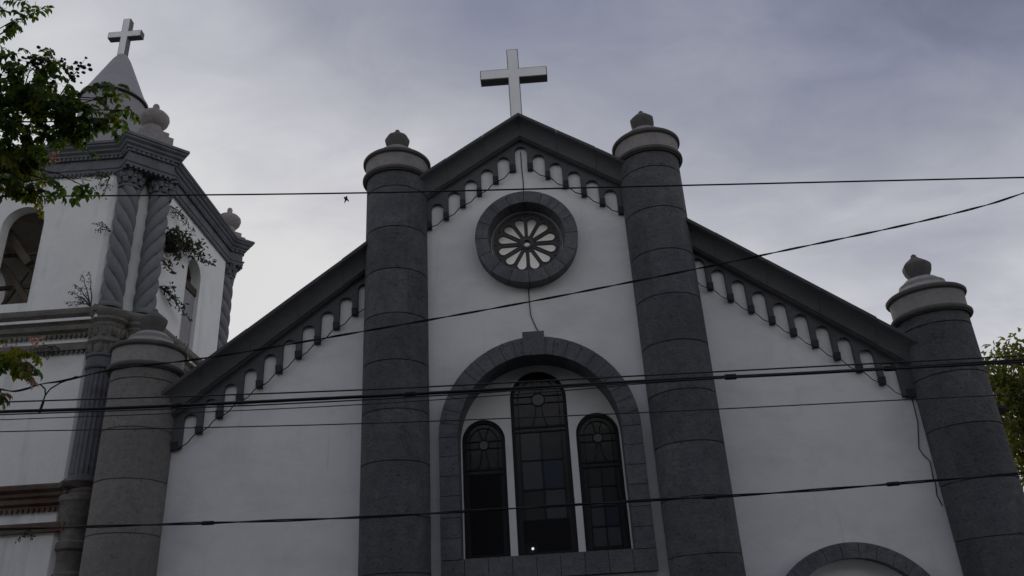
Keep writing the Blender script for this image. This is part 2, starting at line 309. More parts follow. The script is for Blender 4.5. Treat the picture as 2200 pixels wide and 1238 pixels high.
# columns (shaft > cap, ring, finial)
def column(x, capz, m):
    s = MB(); prof = [(CR, 0.1)]
    joints = [13.3-1.2*k for k in range(11)]
    for z in sorted(j for j in joints if j < capz-0.15):
        prof += [(CR, z-0.016), (CR-0.026, z-0.006), (CR-0.026, z+0.006), (CR, z+0.016)]
    prof += [(CR, capz)]
    full = []
    for (r0, z0), (r1, z1) in zip(prof, prof[1:]):
        full.append((r0, z0))
        if z1-z0 > 0.5:
            for k in (1, 2, 3): full.append((r0, z0+(z1-z0)*k/4))
    full.append(prof[-1])
    s.lathe(full, (x, CY, 0), 64); sh = s.build('column', m, ch, True, angle=30)
    c = MB(); z = capz
    c.lathe([(0.5, z-0.02), (0.835, z-0.02), (0.835, z+0.30), (0.845, z+0.5), (0.86, z+0.53), (0.80, z+0.63), (0.62, z+0.78), (0.53, z+0.84), (0.53, z+0.92), (0.48, z+0.95), (0.36, z+1.06), (0.2, z+1.10)], (x, CY, 0), 56)
    c.build('column_cap', M['cap'], sh, True)
    for zz, rr in ((z+0.02, 0.835), (z+0.56, 0.83)):
        t = MB(); t.lathe([(rr-0.06, zz-0.075), (rr+0.025, zz-0.075), (rr+0.035, zz-0.05), (rr+0.065, zz-0.045), (rr+0.085, zz-0.01), (rr+0.085, zz+0.03), (rr+0.05, zz+0.065), (rr, zz+0.075), (rr-0.08, zz+0.08)], (x, CY, 0), 56)
        t.build('cap_ring', M['ring'], sh, True, angle=50)
    f = MB(); z1 = capz+1.08
    f.lathe([(0.24, z1-0.02), (0.245, z1+0.06), (0.31, z1+0.18), (0.34, z1+0.31), (0.335, z1+0.38), (0.26, z1+0.47), (0.14, z1+0.56), (0.075, z1+0.62), (0.06, z1+0.68), (0.0, z1+0.72)], (x, CY, 0), 8, a0=0.2, a1=0.2+2*pi)
    f.build('finial', M['ring'], sh, True, angle=28)
    return sh
for x, cz in zip(CX, (8.83, 13.82, 13.82, 8.83)):
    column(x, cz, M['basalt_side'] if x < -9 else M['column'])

# raked cornices
CP = [(y if y > -0.3 else -0.3-0.31*(-0.3-y)/0.41, h+(0.065*(-0.3-y)/0.41 if y < -0.3 else (0.065 if h > 0.5 else 0))) for y, h in [(0.05, 0.0), (-0.24, 0.0), (-0.27, 0.01), (-0.29, 0.03), (-0.27, 0.05), (-0.265, 0.06), (-0.305, 0.065), (-0.315, 0.085)]+[(-0.315-0.30*(1-cos(pi*u/2)), 0.085+0.33*sin(pi*u/2)**1.0) for u in (0.15, 0.3, 0.45, 0.6, 0.72, 0.84, 0.93)]+[(-0.64, 0.418), (-0.75, 0.422), (-0.77, 0.44), (-0.77, 0.465), (-0.74, 0.475), (-0.76, 0.485), (-0.76, 0.515), (0.95, 0.56), (0.95, 0.0), (0.05, 0.0)]]
rc = random.Random(5)
def cornice(x0, x1, zf, slopek, n):
    m = MB()
    for k in range(n):
        a, b = x0+(x1-x0)*k/n, x0+(x1-x0)*(k+1)/n; g_ = 0.004 if n > 1 else 0
        dy_, dz_, t0, t1 = rc.uniform(-0.008, 0.008), rc.uniform(-0.007, 0.007), rc.uniform(-0.006, 0.006), rc.uniform(-0.006, 0.006)
        rows = []
        for x, t in ((a+g_*(k > 0), t0), (b-g_*(k < n-1), t1)): rows.append([m.bm.verts.new((x, y+dy_, zf(x)+h*slopek+dz_+t)) for y, h in CP])
        p, q = rows
        for j in range(len(CP)-1): m.bm.faces.new((p[j], q[j], q[j+1], p[j+1]))
        m.bm.faces.new(p[:-1]); m.bm.faces.new(q[:-1])
    return m
def frange(a, b, n): return [a+(b-a)*i/n for i in range(n+1)]
cornice(-3.0, 0, zc_mid, 1.0, 3).build('gable_cornice', M['trim'], ch, True, angle=30)
cornice(0, 3.0, zc_mid, 1.0, 3).build('gable_cornice', M['trim'], ch, True, angle=30)
cornice(3.6, 9.3, zc_side, 1.08, 5).build('gable_cornice', M['trim'], ch, True, angle=30)
cornice(-9.3, -3.6, zc_side, 1.08, 5).build('gable_cornice', M['trim'], ch, True, angle=30)

# corbel tables: arched frieze on each rake, with corbel blocks
FY = -0.12
def frieze(xa, xb, ztop, arches, pil, half=0.165):
    """arches = [(x, ztop_of_arch)], pil = [(x, zbottom)] between and outside the arches, left to right"""
    m = MB(); top = [(x, ztop(x)+0.02) for x in frange(xa, xb, 8)]
    if xa < 0 < xb: top = [(x, ztop(x)+0.02) for x in (xa, 0, xb)]
    bot = []
    for i, (px, pz) in enumerate(pil):
        l = arches[i-1] if i > 0 else None; r = arches[i] if i < len(arches) else None
        x0 = xa if l is None else l[0]+half; x1 = xb if r is None else r[0]-half
        bot += [(x0, pz), (x1, pz)]
        if r:
            zs = r[1]-half
            bot += [(r[0]-half*cos(pi*k/10), zs+half*sin(pi*k/10)) for k in range(0, 11)]
    out = [bot[0]]
    for p in bot[1:]:
        if abs(p[0]-out[-1][0])+abs(p[1]-out[-1][1]) > 1e-4: out.append(p)
    m.prism(out+top[::-1], [], FY, 0.01); fr = m.build('corbel_frieze', M['trim'], ch)
    for i, (px, pz) in enumerate(pil):
        l = arches[i-1][0]+half if i > 0 else xa; r = arches[i][0]-half if i < len(arches) else xb
        if r-l < 0.03: continue
        b = MB(); cx_, hw = (l+r)/2, min((r-l)/2, 0.14)+0.008
        jz, jh = rc.uniform(-0.012, 0.012), rc.uniform(0.0, 0.02)
        b.hexa([(cx_-hw, -0.12, pz-0.03+jz), (cx_+hw, -0.12, pz-0.03+jz), (cx_+hw, 0.01, pz-0.03), (cx_-hw, 0.01, pz-0.03),
                (cx_-hw, FY-0.035, pz+0.14+jh), (cx_+hw, FY-0.035, pz+0.14+jh), (cx_+hw, 0.01, pz+0.14), (cx_-hw, 0.01, pz+0.14)])
        b.build('corbel', M['corbel'], fr)
ax = [(x, z+0.035) for x, z in [(-2.33, 13.14), (-1.87, 13.48), (-1.41, 13.81), (-0.96, 14.12), (-0.49, 14.47), (0, 14.77), (0.47, 14.47), (0.92, 14.16), (1.39, 13.84), (1.85, 13.52), (2.31, 13.18)]]
pz = [(x, z+0.07) for x, z in [(-2.56, 12.40), (-2.10, 12.66), (-1.64, 13.0), (-1.185, 13.32), (-0.725, 13.66), (-0.245, 14.0), (0.235, 14.0), (0.695, 13.70), (1.155, 13.36), (1.62, 13.06), (2.08, 12.73), (2.54, 12.43)]]
frieze(-2.72, 2.72, zc_mid, ax, pz)
def side(s, x0, n, arx, zk, ptop):
    ar = [(x0+arx*k, zk-0.757*arx*k) for k in range(n)]
    pl = [(x0+arx*(k-0.5), ptop-0.757*arx*(k-0.5)) for k in range(n+1)]
    if s < 0: ar = [(-x, z) for x, z in ar][::-1]; pl = [(-x, z) for x, z in pl][::-1]
    xa, xb = (3.9, 9.0) if s > 0 else (-9.0, -3.9)
    frieze(xa, xb, zc_side, ar, pl)
side(1, 4.30, 10, 0.4535, 10.99, 10.30)
side(-1, 4.25, 10, 0.4655, 10.95, 10.30)

# rose window
rw = MB(); cx, cz = rose_c
def vous(m, cx, cz, r0, r1, y0, y1, a0, a1, n, gap, r0b=None, sub=4):
    """ring of separate voussoirs; r0b = inner radius at the back (splay)"""
    r0b = r0 if r0b is None else r0b
    for i in range(n):
        g0, g1 = a0+(a1-a0)*i/n, a0+(a1-a0)*(i+1)/n; ga = gap/2/r1
        aa = [g0+ga+(g1-g0-2*ga)*k/sub for k in range(sub+1)]
        for p, q in zip(aa, aa[1:]):
            pt = lambda r, a, y: (cx+r*cos(a), y, cz+r*sin(a))
            m.quad(pt(r0, p, y0), pt(r1, p, y0), pt(r1, q, y0), pt(r0, q, y0))
            m.quad(pt(r1, p, y0), pt(r1, p, y1), pt(r1, q, y1), pt(r1, q, y0))
            m.quad(pt(r0, p, y0), pt(r0, q, y0), pt(r0b, q, y1), pt(r0b, p, y1))
        for a, sg in ((aa[0], 1), (aa[-1], -1)):
            pt = lambda r, a, y: (cx+r*cos(a), y, cz+r*sin(a))
            m.quad(pt(r0, a, y0), pt(r1, a, y0), pt(r1, a, y1), pt(r0b, a, y1))
vous(rw, cx, cz, 1.0, 1.33, -0.40, 0.08, pi/2, pi/2+2*pi, 16, 0.017, 0.925)
rose = rw.build('rose_window', M['basalt'], ch, fixn=False)
t = MB(); t.lathe([(1.31, 0.0), (1.31, -0.375), (1.03, -0.375), (0.945, 0.06)], (cx, 0, cz), 64, axis='y'); t.build('mortar_core', M['joint'], rose, True)
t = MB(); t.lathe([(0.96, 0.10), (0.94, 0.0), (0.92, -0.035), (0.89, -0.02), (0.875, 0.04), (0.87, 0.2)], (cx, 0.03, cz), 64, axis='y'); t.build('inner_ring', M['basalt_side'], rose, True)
t = MB(); hl = []
for k in range(12):
    a = pi/2+pi/12+k*pi/6
    pts = []
    prof = [(0.215, 0.026), (0.29, 0.045), (0.42, 0.078), (0.55, 0.113), (0.635, 0.133)]
    tip = [(0.645+0.135*sin(u), 0.135*cos(u)) for u in frange(0.05, pi/2, 5)]
    rr = prof+tip
    loop = [(r, -h) for r, h in rr]+[(r, h) for r, h in rr[::-1][1:]]
    hl.append([(cx+r*cos(a)-h*sin(a), cz+r*sin(a)+h*cos(a)) for r, h in loop])
    b = pi/2+k*pi/6
    hl.append([(cx+r*cos(b)-h*sin(b), cz+r*sin(b)+h*cos(b)) for r, h in ((0.79, 0), (0.835, -0.035), (0.845, 0.0), (0.835, 0.035))])
hl.append([(cx+0.085*cos(2*pi*i/16), cz+0.085*sin(2*pi*i/16)) for i in range(16)])
t.prism([(cx+0.89*cos(2*pi*i/64), cz+0.89*sin(2*pi*i/64)) for i in range(64)], hl, 0.07, 0.17)
for h in hl[0:24:2]:
    t.tube([(u, 0.065, v) for u, v in h]+[(h[0][0], 0.065, h[0][1])], 0.019, 5, caps=False)
t.lathe([(0.085, 0.05), (0.10, 0.02), (0.14, 0.02), (0.175, 0.05), (0.18, 0.08)], (cx, 0, cz), 24, axis='y')
tr = t.build('tracery', M['trim'], rose, True, angle=35)
t = MB(); t.prism([(cx+0.90*cos(2*pi*i/48), cz+0.90*sin(2*pi*i/48)) for i in range(48)], [], 0.21, 0.22); t.build('frosted_pane', M['frosted'], rose)

# big arched window: surround of blocks, keystone, infill wall and three lancets
sw = MB(); ri, ro = 1.92, 2.37; y0, y1 = -0.27, 0.02
na = 21; vous(sw, 0, 6.73, ri, ro, y0, y1, 0, pi, na, 0.014, sub=3)
for s in (-1, 1):
    z = 3.97; hs = [0.47, 0.44, 0.49, 0.45, 0.46, 0.449]
    for h in hs:
        x0, x1 = sorted((s*ri, s*ro)); sw.box(x0+0.001, x1-0.001, y0, y1, z+0.007, z+h-0.007); z += h
for i in range(9):
    xa = -2.37+4.74*i/9; sw.box(xa+0.006, xa+4.74/9-0.006, y0-0.03, y1, 3.50, 3.955)
sur = sw.build('window_surround', M['basalt'], ch, fixn=True)
t = MB()
t.prism([(-2.35, 3.52), (2.35, 3.52)]+arc(0, 6.73, 2.35, 0, pi, 40), [[(-1.935, 3.94), (1.935, 3.94)]+arc(0, 6.73, 1.935, 0, pi, 40)], y0+0.02, 0.012); t.build('mortar_core', M['joint'], sur)
t = MB(); k0 = 6.73
t.hexa([(-0.25, y0-0.035, k0+1.89), (0.25, y0-0.035, k0+1.89), (0.25, 0.0, k0+1.89), (-0.25, 0.0, k0+1.89), (-0.27, y0-0.035, k0+2.50), (0.27, y0-0.035, k0+2.50), (0.27, 0.0, k0+2.50), (-0.27, 0.0, k0+2.50)])
t.build('keystone', M['basalt'], sur)
t = MB(); t.hexa([(-1.91, -0.22, 3.955), (1.91, -0.22, 3.955), (1.91, 0.64, 3.975), (-1.91, 0.64, 3.975), (-1.91, -0.22, 3.985), (1.91, -0.22, 3.985), (1.91, 0.64, 4.06), (-1.91, 0.64, 4.06)]); t.build('sill', M['basalt'], sur)
# soffit stone: lining of the reveal
t = MB(); t.prism([(-1.988, 3.972), (1.988, 3.972)]+arc(0, 6.73, 1.988, 0, pi, 40), [[(-1.955, 3.985), (1.955, 3.985)]+arc(0, 6.73, 1.955, 0, pi, 40)], 0.015, 0.76); t.build('reveal_lining', M['basalt'], sur)
LY = 0.67
lan = [(-1.395, 4.075, 6.83, 0.53), (0.005, 4.075, 7.83, 0.70), (1.395, 4.075, 6.83, 0.525)]
t = MB(); t.prism([(-1.965, 4.03), (1.965, 4.03)]+arc(0, 6.73, 1.965, 0, pi, 40), [arch_loop(*l, 28) for l in lan], LY, LY+0.16); t.build('infill_wall', M['plaster'], ch)
for li, (lx, z0, zs, r) in enumerate(lan):
    f = MB(); yb = LY+0.05
    f.prism(arch_loop(lx, z0, zs, r-0.002, 28), [arch_loop(lx, z0+0.08, zs, r-0.085, 28)], yb, yb+0.08)
    lw = f.build('lancet_window', M['frame'], ch)
    gm = MB(); gm.prism(arch_loop(lx, z0+0.02, zs, r-0.03, 24), [], yb+0.05, yb+0.06); gm.build('glass', M['glass'], lw)
    ld = MB(); yl = yb+0.018; ym = yl+0.031
    def bar(a, b, th=0.022):
        a = Vector((a[0], 0, a[1])); b = Vector((b[0], 0, b[1])); d = (b-a).normalized(); p = Vector((d.z, 0, -d.x))*th/2
        Y0, Y1 = Vector((0, yl, 0)), Vector((0, ym, 0))
        ld.hexa([a-p+Y0, a+p+Y0, b+p+Y0, b-p+Y0, a-p+Y1, a+p+Y1, b+p+Y1, b-p+Y1])
    ri_ = r-0.19
    # inner border line
    lp = arch_loop(lx, z0+0.1, zs, ri_, 20)
    for a, b in zip(lp, lp[1:]+lp[:1]): bar(a, b, 0.018)
    dz = zs-(0.02 if li == 1 else 0.08); dr = r*0.235
    hl_ = zs-r*(1.02 if li == 1 else 1.28); hb = hl_
    bar((lx-r+0.05, hl_), (lx+r-0.05, hl_), 0.05); bar((lx-r+0.05, hl_-0.12), (lx+r-0.05, hl_-0.12), 0.03)
    for sg in (-1, 1):
        # flared petals above and below the disc, band across
        for up in (1, -1):
            pts = [(lx+sg*(dr*0.42+0.06*r*(u**2)*3.2), dz+up*(dr+u*((ri_+0.10)-dr if up > 0 else (dz-hl_)-dr))) for u in (0, 0.35, 0.7, 1.0)]
            for a, b in zip(pts, pts[1:]): bar(a, b, 0.022)
        for dd in (0.09, -0.09): bar((lx+sg*dr*0.9, dz+dd), (lx+sg*(r-0.06), dz+dd), 0.02)
    rows = [z0+0.1+(hl_-0.12-z0-0.1)*k/4.0 for k in range(1, 4)]
    for zz in rows: bar((lx-ri_, zz), (lx+ri_, zz), 0.026)
    bar((lx, z0+0.1), (lx, hl_-0.1), 0.022)
    ring = [(lx+dr*cos(2*pi*i/20), dz+dr*sin(2*pi*i/20)) for i in range(20)]
    for a, b in zip(ring, ring[1:]+ring[:1]): bar(a, b, 0.026)
    ld.build('leading', M['frame'], lw)
    dsc = MB(); dsc.prism([(lx+(dr-0.01)*cos(2*pi*i/20), dz+(dr-0.01)*sin(2*pi*i/20)) for i in range(20)], [], yb+0.040, yb+0.047); dsc.build('glass_disc', M['glass_disc'], lw)
    # coloured panes; black sheets in front put the lower darkness into colour
    cells = rows+[hl_-0.13]; panes = []
    low = [z0+0.11]+rows
    def pane(x0, x1, za, zb, m_):
        p = MB(); yy = 0.008 if m_ is M['dark_pane'] else 0.042; p.box(x0+0.02, x1-0.02, yb+yy, yb+yy+0.005, za+0.02, zb-0.02); p.build('pane', m_, lw)
    if li == 0: pane(lx-ri_-0.06, lx+ri_+0.06, z0+0.09, hl_-0.14, M['dark_pane'])
    if li == 1:
        pane(lx-ri_-0.06, lx+ri_+0.06, z0+0.09, rows[0]-0.0, M['dark_pane'])
        pane(lx, lx+ri_, rows[1], rows[2], M['glass_blue']); pane(lx-ri_, lx, rows[1], rows[2], M['glass_grey'])
        pane(lx, lx+ri_, rows[0], rows[1], M['glass_grey']); pane(lx-ri_, lx, rows[2], hl_-0.13, M['glass_grey'])
    if li == 2:
        pane(lx, lx+ri_, rows[0], rows[1], M['glass_blue']); pane(lx-ri_, lx, rows[0], rows[1], M['glass_grey']); pane(lx, lx+ri_, low[0], rows[0], M['glass_grey']); pane(lx-ri_, lx, low[0], rows[0], M['glass_grey'])
        pane(lx-ri_, lx, rows[1], rows[2], M['glass_grey'])

# side door arches and the main portal
for s in (1, -1):
    d = MB(); vous(d, 6.5*s, 1.87, 1.64, 1.96, -0.27, 0.02, 0, pi, 15, 0.012, sub=3)
    for sg in (-1, 1):
        a, b = sorted((6.5*s+sg*1.64, 6.5*s+sg*1.96))
        for k in range(4): d.box(a, b, -0.27, 0.02, 0.13+k*0.435+0.006, 0.13+(k+1)*0.435-0.006)
    ds = d.build('door_surround', M['basalt'], ch)
    t = MB(); t.prism(arch_loop(6.5*s, 0.14, 1.87, 1.94, 28), [arch_loop(6.5*s, 0.14, 1.87, 1.66, 28)][:1], -0.25, 0.012); t.build('mortar_core', M['joint'], ds)
    t = MB(); t.prism(arch_loop(6.5*s, 0.15, 1.87, 1.635, 28), [[(6.5*s-0.9, 0.2), (6.5*s+0.9, 0.2), (6.5*s+0.9, 2.3), (6.5*s-0.9, 2.3)]], 0.12, 0.4); t.build('infill_wall', M['plaster'], ch)
    dd = MB()
    for k in (-1, 1): dd.box(*sorted((6.5*s+0.01*k, 6.5*s+0.895*k)), 0.2, 0.26, 0.2, 2.295)
    for k in (-1, 1):
        for zz in (0.4, 1.35): dd.box(*sorted((6.5*s+0.12*k, 6.5*s+0.78*k)), 0.17, 0.205, zz, zz+0.8)
    dd.build('door', M['door_wood'], ch)
dd = MB()
for k in (-1, 1):
    dd.box(*sorted((0.01*k, 1.495*k)), 0.25, 0.33, 0.2, 2.995)
    for zz in (0.4, 1.3, 2.2): dd.box(*sorted((0.15*k, 1.35*k)), 0.22, 0.255, zz, zz+0.7)
dd.build('door', M['door_wood'], ch)
t = MB()
for k in (-1, 1): t.box(*sorted((1.5*k, 1.85*k)), -0.22, 0.02, 0.13, 3.0)
t.box(-1.85, 1.85, -0.22, 0.02, 3.003, 3.3); t.build('door_surround', M['basalt'], ch)

# nave behind the facade
t = MB(); t.box(-9.2, -8.8, 0.905, 26, 0, 6.6); t.box(8.8, 9.2, 0.905, 26, 0, 6.6); t.box(-8.8, 8.8, 25.6, 26, 0, 6.6); t.build('nave_wall', M['plaster'], ch)
t = MB(); t.prism([(-9.6, 6.55), (0, 10.1), (9.6, 6.55), (9.6, 6.72), (0, 10.27), (-9.6, 6.72)], [], 0.91, 26.3); t.build('nave_roof', M['roof'], ch)
t = MB(); t.box(9.2, 11.1, 2.2, 22, 0, 6.8); t.build('side_chapel_wall', M['plaster'], ch)
t = MB(); t.hexa([(9.2, 1.5, 7.86), (11.75, 1.5, 6.94), (11.75, 22.5, 6.94), (9.2, 22.5, 7.86), (9.2, 1.5, 7.95), (11.75, 1.5, 7.03), (11.75, 22.5, 7.03), (9.2, 22.5, 7.95)]); t.build('side_chapel_roof', M['roof'], ch)

# cross on the apex
def cross_part(parent, cx_, cy_, z0, ztop, arm, zarm, hw, hd, edge):
    m = MB()
    out = [(cx_-hw, z0), (cx_+hw, z0), (cx_+hw, zarm-hw), (cx_+arm, zarm-hw), (cx_+arm, zarm+hw), (cx_+hw, zarm+hw), (cx_+hw, ztop), (cx_-hw, ztop), (cx_-hw, zarm+hw), (cx_-arm, zarm+hw), (cx_-arm, zarm-hw), (cx_-hw, zarm-hw)]
    m.prism(out, [], cy_-hd, cy_+hd); c = m.build('cross', M['cross_edge'] if edge else M['white_paint'], parent)
    if edge:
        e = 0.022; f = MB()
        ins = [(cx_-hw+e, z0), (cx_+hw-e, z0), (cx_+hw-e, zarm-hw+e), (cx_+arm-e, zarm-hw+e), (cx_+arm-e, zarm+hw-e), (cx_+hw-e, zarm+hw-e), (cx_+hw-e, ztop-e), (cx_-hw+e, ztop-e), (cx_-hw+e, zarm+hw-e), (cx_-arm+e, zarm+hw-e), (cx_-arm+e, zarm-hw+e), (cx_-hw+e, zarm-hw+e)]
        f.prism(ins, [], cy_-hd-0.01, cy_-hd+0.02); f.build('cross_face', M['white_paint'], c)
    return c
cross_part(ch, -0.045, -0.2, 15.42, 18.02, 0.955, 17.16, 0.165, 0.15, True)

# ------------------------------------------------------------------ bell tower
TX, TY, H, A = -13.9, 3.6, 3.4, 2.3
bt = thing('bell_tower', (TX, TY, 0), 'old white bell tower left of the church with twisted corner columns and a cone-roofed drum', 'bell tower')
def rot(p, k):
    for _ in range(k % 4): p = (-p[1], p[0])
    return p
T2 = (0.70711, 0.70711); N2 = (0.70711, -0.70711); MID = (2.85, -2.85)
def chf(s, k): return (MID[0]+T2[0]*s+N2[0]*k, MID[1]+T2[1]*s+N2[1]*k)
def pierpath(wd, out, h=H):
    k = (MID[1]+h)/0.70711-wd; q = chf(-wd, k); base = [(q[0], -h), chf(-wd, out), chf(wd, out), (h, -q[0])]
    pts = []
    for i in range(4): pts += [rot(p, i) for p in base]
    return [(TX+x, TY+y) for x, y in pts]
# belfry walls with arched openings on each face
def face_fn(k):
    def fn(u, v, w_):
        x, y = rot((u, -H+w_), k); return (TX+x, TY+y, v)
    return fn
for k in range(4):
    hole = arch_loop(-0.06, 11.25, 13.65, 0.60, 20) if k != 1 else arch_loop(0.02, 10.95, 13.5, 0.50, 20)
    m = MB(); m.prism([(-A+0.02, 10.3), (A-0.02, 10.3), (A-0.02, 15.3), (-A+0.02, 15.3)], [hole], 0.0, 0.32, face_fn(k))
    m.build('belfry_wall', M['tower_plaster'], bt)
    if k == 1:
        p = MB(); p.prism([(-0.485, 10.92), (0.525, 10.92), (0.525, 12.96), (-0.485, 12.96)], [], 0.13, 0.2, face_fn(k)); p.build('blocked_panel', M['drum'], bt)
        p = MB(); fn = face_fn(k); p.hexa([fn(u, v, q) for v in (12.965, 13.2) for u, q in ((-0.485, 0.08), (0.525, 0.08), (0.525, 0.26), (-0.485, 0.26))]); p.build('opening_beam', M['wood'], bt)
for k in range(4):
    plan = [(A-0.25, -H+0.0), (A+0.0, -H-0.004), (A+0.14, -H+0.05), (H-0.05, -A-0.14), (H+0.004, -A), (H, -A+0.25), (H-0.6, -A+0.25), (A-0.25, -H+0.6)]
    pts = [rot(p, k) for p in plan]
    m = MB(); m.prism([(TX+x, TY+y) for x, y in pts], [], 10.3, 15.3, lambda u, v, w_: (u, v, w_)); m.build('corner_pier', M['tower_plaster'], bt)
m = MB(); m.box(TX-2.9, TX+2.9, TY-2.9, TY+2.9, 14.9, 15.25); m.build('belfry_ceiling', M['dirty'], bt)
m = MB(); m.box(TX-2.9, TX+2.9, TY-2.9, TY+2.9, 10.36, 10.6); m.build('belfry_floor', M['dirty'], bt)
# bell frame timbers and a bell
fb = MB()
def beam(mb, a, b, w_, d_):
    a = Vector(a); b = Vector(b); d = (b-a).normalized(); s_ = Vector((0, 1, 0)); p = d.cross(s_).normalized()*w_/2; q = s_*d_/2
    mb.hexa([a-p-q, a+p-q, a+p+q, a-p+q, b-p-q, b+p-q, b+p+q, b-p+q])
beam(fb, (-14.95, 0.95, 14.0), (-14.05, 0.95, 12.84), 0.21, 0.16)
beam(fb, (-14.95, 1.1, 12.95), (-13.6, 1.1, 11.3), 0.15, 0.14)
beam(fb, (-14.5, 1.25, 10.7), (-13.6, 1.25, 13.1), 0.11, 0.11)
beam(fb, (-15.2, 1.15, 10.7), (-14.2, 1.15, 12.7), 0.09, 0.09)
beam(fb, (-15.6, 1.3, 12.3), (-12.2, 1.3, 12.3), 0.10, 0.10); beam(fb, (-15.6, 1.3, 13.35), (-12.2, 1.3, 13.35), 0.08, 0.08)
beam(fb, (-13.75, 1.3, 10.6), (-13.75, 1.3, 14.9), 0.12, 0.12)
fbo = fb.build('bell_frame', M['pale_wood'], bt)
# entablature under the roof
def entab(prof, path, mname, m_):
    e = MB(); e.sweep(path, prof); return e.build(mname, m_, bt)
top_path = pierpath(0.62, 0.62)
PR = [(-0.5, 15.18), (0.06, 15.18), (0.06, 15.27), (0.09, 15.29), (0.09, 15.33), (0.03, 15.34), (0.03, 15.62), (0.07, 15.64), (0.07, 15.70), (0.12, 15.72), (0.12, 15.78), (0.19, 15.83), (0.19, 15.89), (0.27, 15.95), (0.27, 16.0), (0.31, 16.02), (0.31, 16.10), (-0.9, 16.16)]
ent = entab(PR, top_path, 'upper_cornice', M['tower_stone'])
def dentils(path, off, z0, z1, step, wdt, dep, parent, mname, m_):
    d = MB(); n = len(path)
    for i in range(n):
        a = Vector(path[i]); b = Vector(path[(i+1) % n]); L_ = (b-a).length; dr_ = (b-a)/L_; nn = Vector((dr_.y, -dr_.x)); c_ = int(L_/step)
        for j in range(c_):
            p = a+dr_*(L_*(j+0.5)/c_)+nn*off
            q = [p-dr_*wdt/2, p+dr_*wdt/2, p+dr_*wdt/2+nn*dep, p-dr_*wdt/2+nn*dep]
            d.hexa([(v.x, v.y, z0) for v in q]+[(v.x, v.y, z1) for v in q])
    o = d.build(mname, m_, parent); o['kind'] = 'stuff'; return o
dentils(top_path, 0.02, 15.62, 15.71, 0.125, 0.07, 0.09, ent, 'dentil_row', M['tower_stone'])
dentils(top_path, 0.02, 15.10, 15.19, 0.125, 0.07, 0.07, ent, 'dentil_row', M['tower_stone'])
# tower roof slab
m = MB(); m.prism([(TX+x, TY+y) for x, y in [(-3.1, -3.1), (3.1, -3.1), (3.1, 3.1), (-3.1, 3.1)]], [], 15.9, 16.2, lambda u, v, w_: (u, v, w_)); m.build('tower_roof', M['drum'], bt)
# twisted columns: two on every corner
def twist_mesh(dirn):
    m = MB(); z0, z1 = 0.0, 3.65; nz_ = 150; seg = 90; rows = []
    for j in range(nz_+1):
        z = z0+(z1-z0)*j/nz_; ph = -dirn*2*pi*z/2.0; row = []
        for i in range(seg):
            a = 2*pi*i/seg; q = abs(sin(2.0*(a-ph)))
            r = 0.295*(0.60+0.40*q**0.42)
            row.append(m.bm.verts.new((r*cos(a), r*sin(a), z)))
        rows.append(row)
    for p, q in zip(rows, rows[1:]):
        for i in range(seg): k = (i+1) % seg; m.bm.faces.new((p[i], p[k], q[k], q[i]))
    m.lathe([(0.15, -0.02), (0.29, -0.02), (0.31, 0.04), (0.29, 0.10), (0.26, 0.12), (0.22, 0.16)], (0, 0, 0), 32)
    return m
def capital_mesh(r, h):
    m = MB(); m.lathe([(r*0.9, 0), (r*1.12, 0.01), (r*1.15, 0.05), (r*1.05, 0.09), (r*0.92, 0.10), (r*0.95, h*0.5), (r*1.2, h*0.8), (r*1.25, h)], (0, 0, 0), 32)
    for row, (zz, n, sz) in enumerate(((0.14, 8, 0.11), (0.14+h*0.27, 8, 0.12))):
        for i in range(n):
            a = 2*pi*(i+0.5*row)/n; rr = r*(1.0+0.06*row)
            pts = [(rr*cos(a)*q, rr*sin(a)*q, zz+t_) for q, t_ in ((1.0, 0), (1.06, sz*0.8), (1.12, sz*1.5), (1.30, sz*1.75), (1.34, sz*1.35))]
            m.tube(pts, [0.065, 0.085, 0.075, 0.05, 0.03], 6)
    for i in range(4):
        a = pi/4+i*pi/2
        c_ = Vector((r*1.22*cos(a), r*1.22*sin(a), h-0.10)); t_ = Vector((cos(a), sin(a), 0)); pts = []
        for u in frange(0, 3.6*pi, 22):
            q = 0.095*(1-u/(4.3*pi)); pts.append(c_+t_*(q*cos(u))+Vector((0, 0, q*sin(u))))
        m.tube(pts, 0.032, 5)
    m.box(-r*1.22, r*1.22, -r*1.22, r*1.22, h-0.03, h+0.04, Matrix.Rotation(pi/4, 4, 'Z'))
    return m
tw = {}; cap0 = None
for k in range(4):
    for s, d in ((-0.36, 1), (0.50, -1)):
        x, y = rot(chf(s, 0.22), k); pos = (TX+x, TY+y, 10.98)
        if d not in tw: col = tw[d] = twist_mesh(d).build('twisted_column', M['twist_stone'], bt, True, pos, angle=60)
        else: col = copy_part(tw[d], bt, pos, k*pi/2)
        cp = (pos[0], pos[1], 14.62)
        if cap0 is None: cap0 = capital_mesh(0.27, 0.56).build('capital', M['tower_stone'], col, True, cp)
        else:
            o = cap0.copy(); C.objects.link(o); o.parent = col; o.location = (0, 0, 3.64)
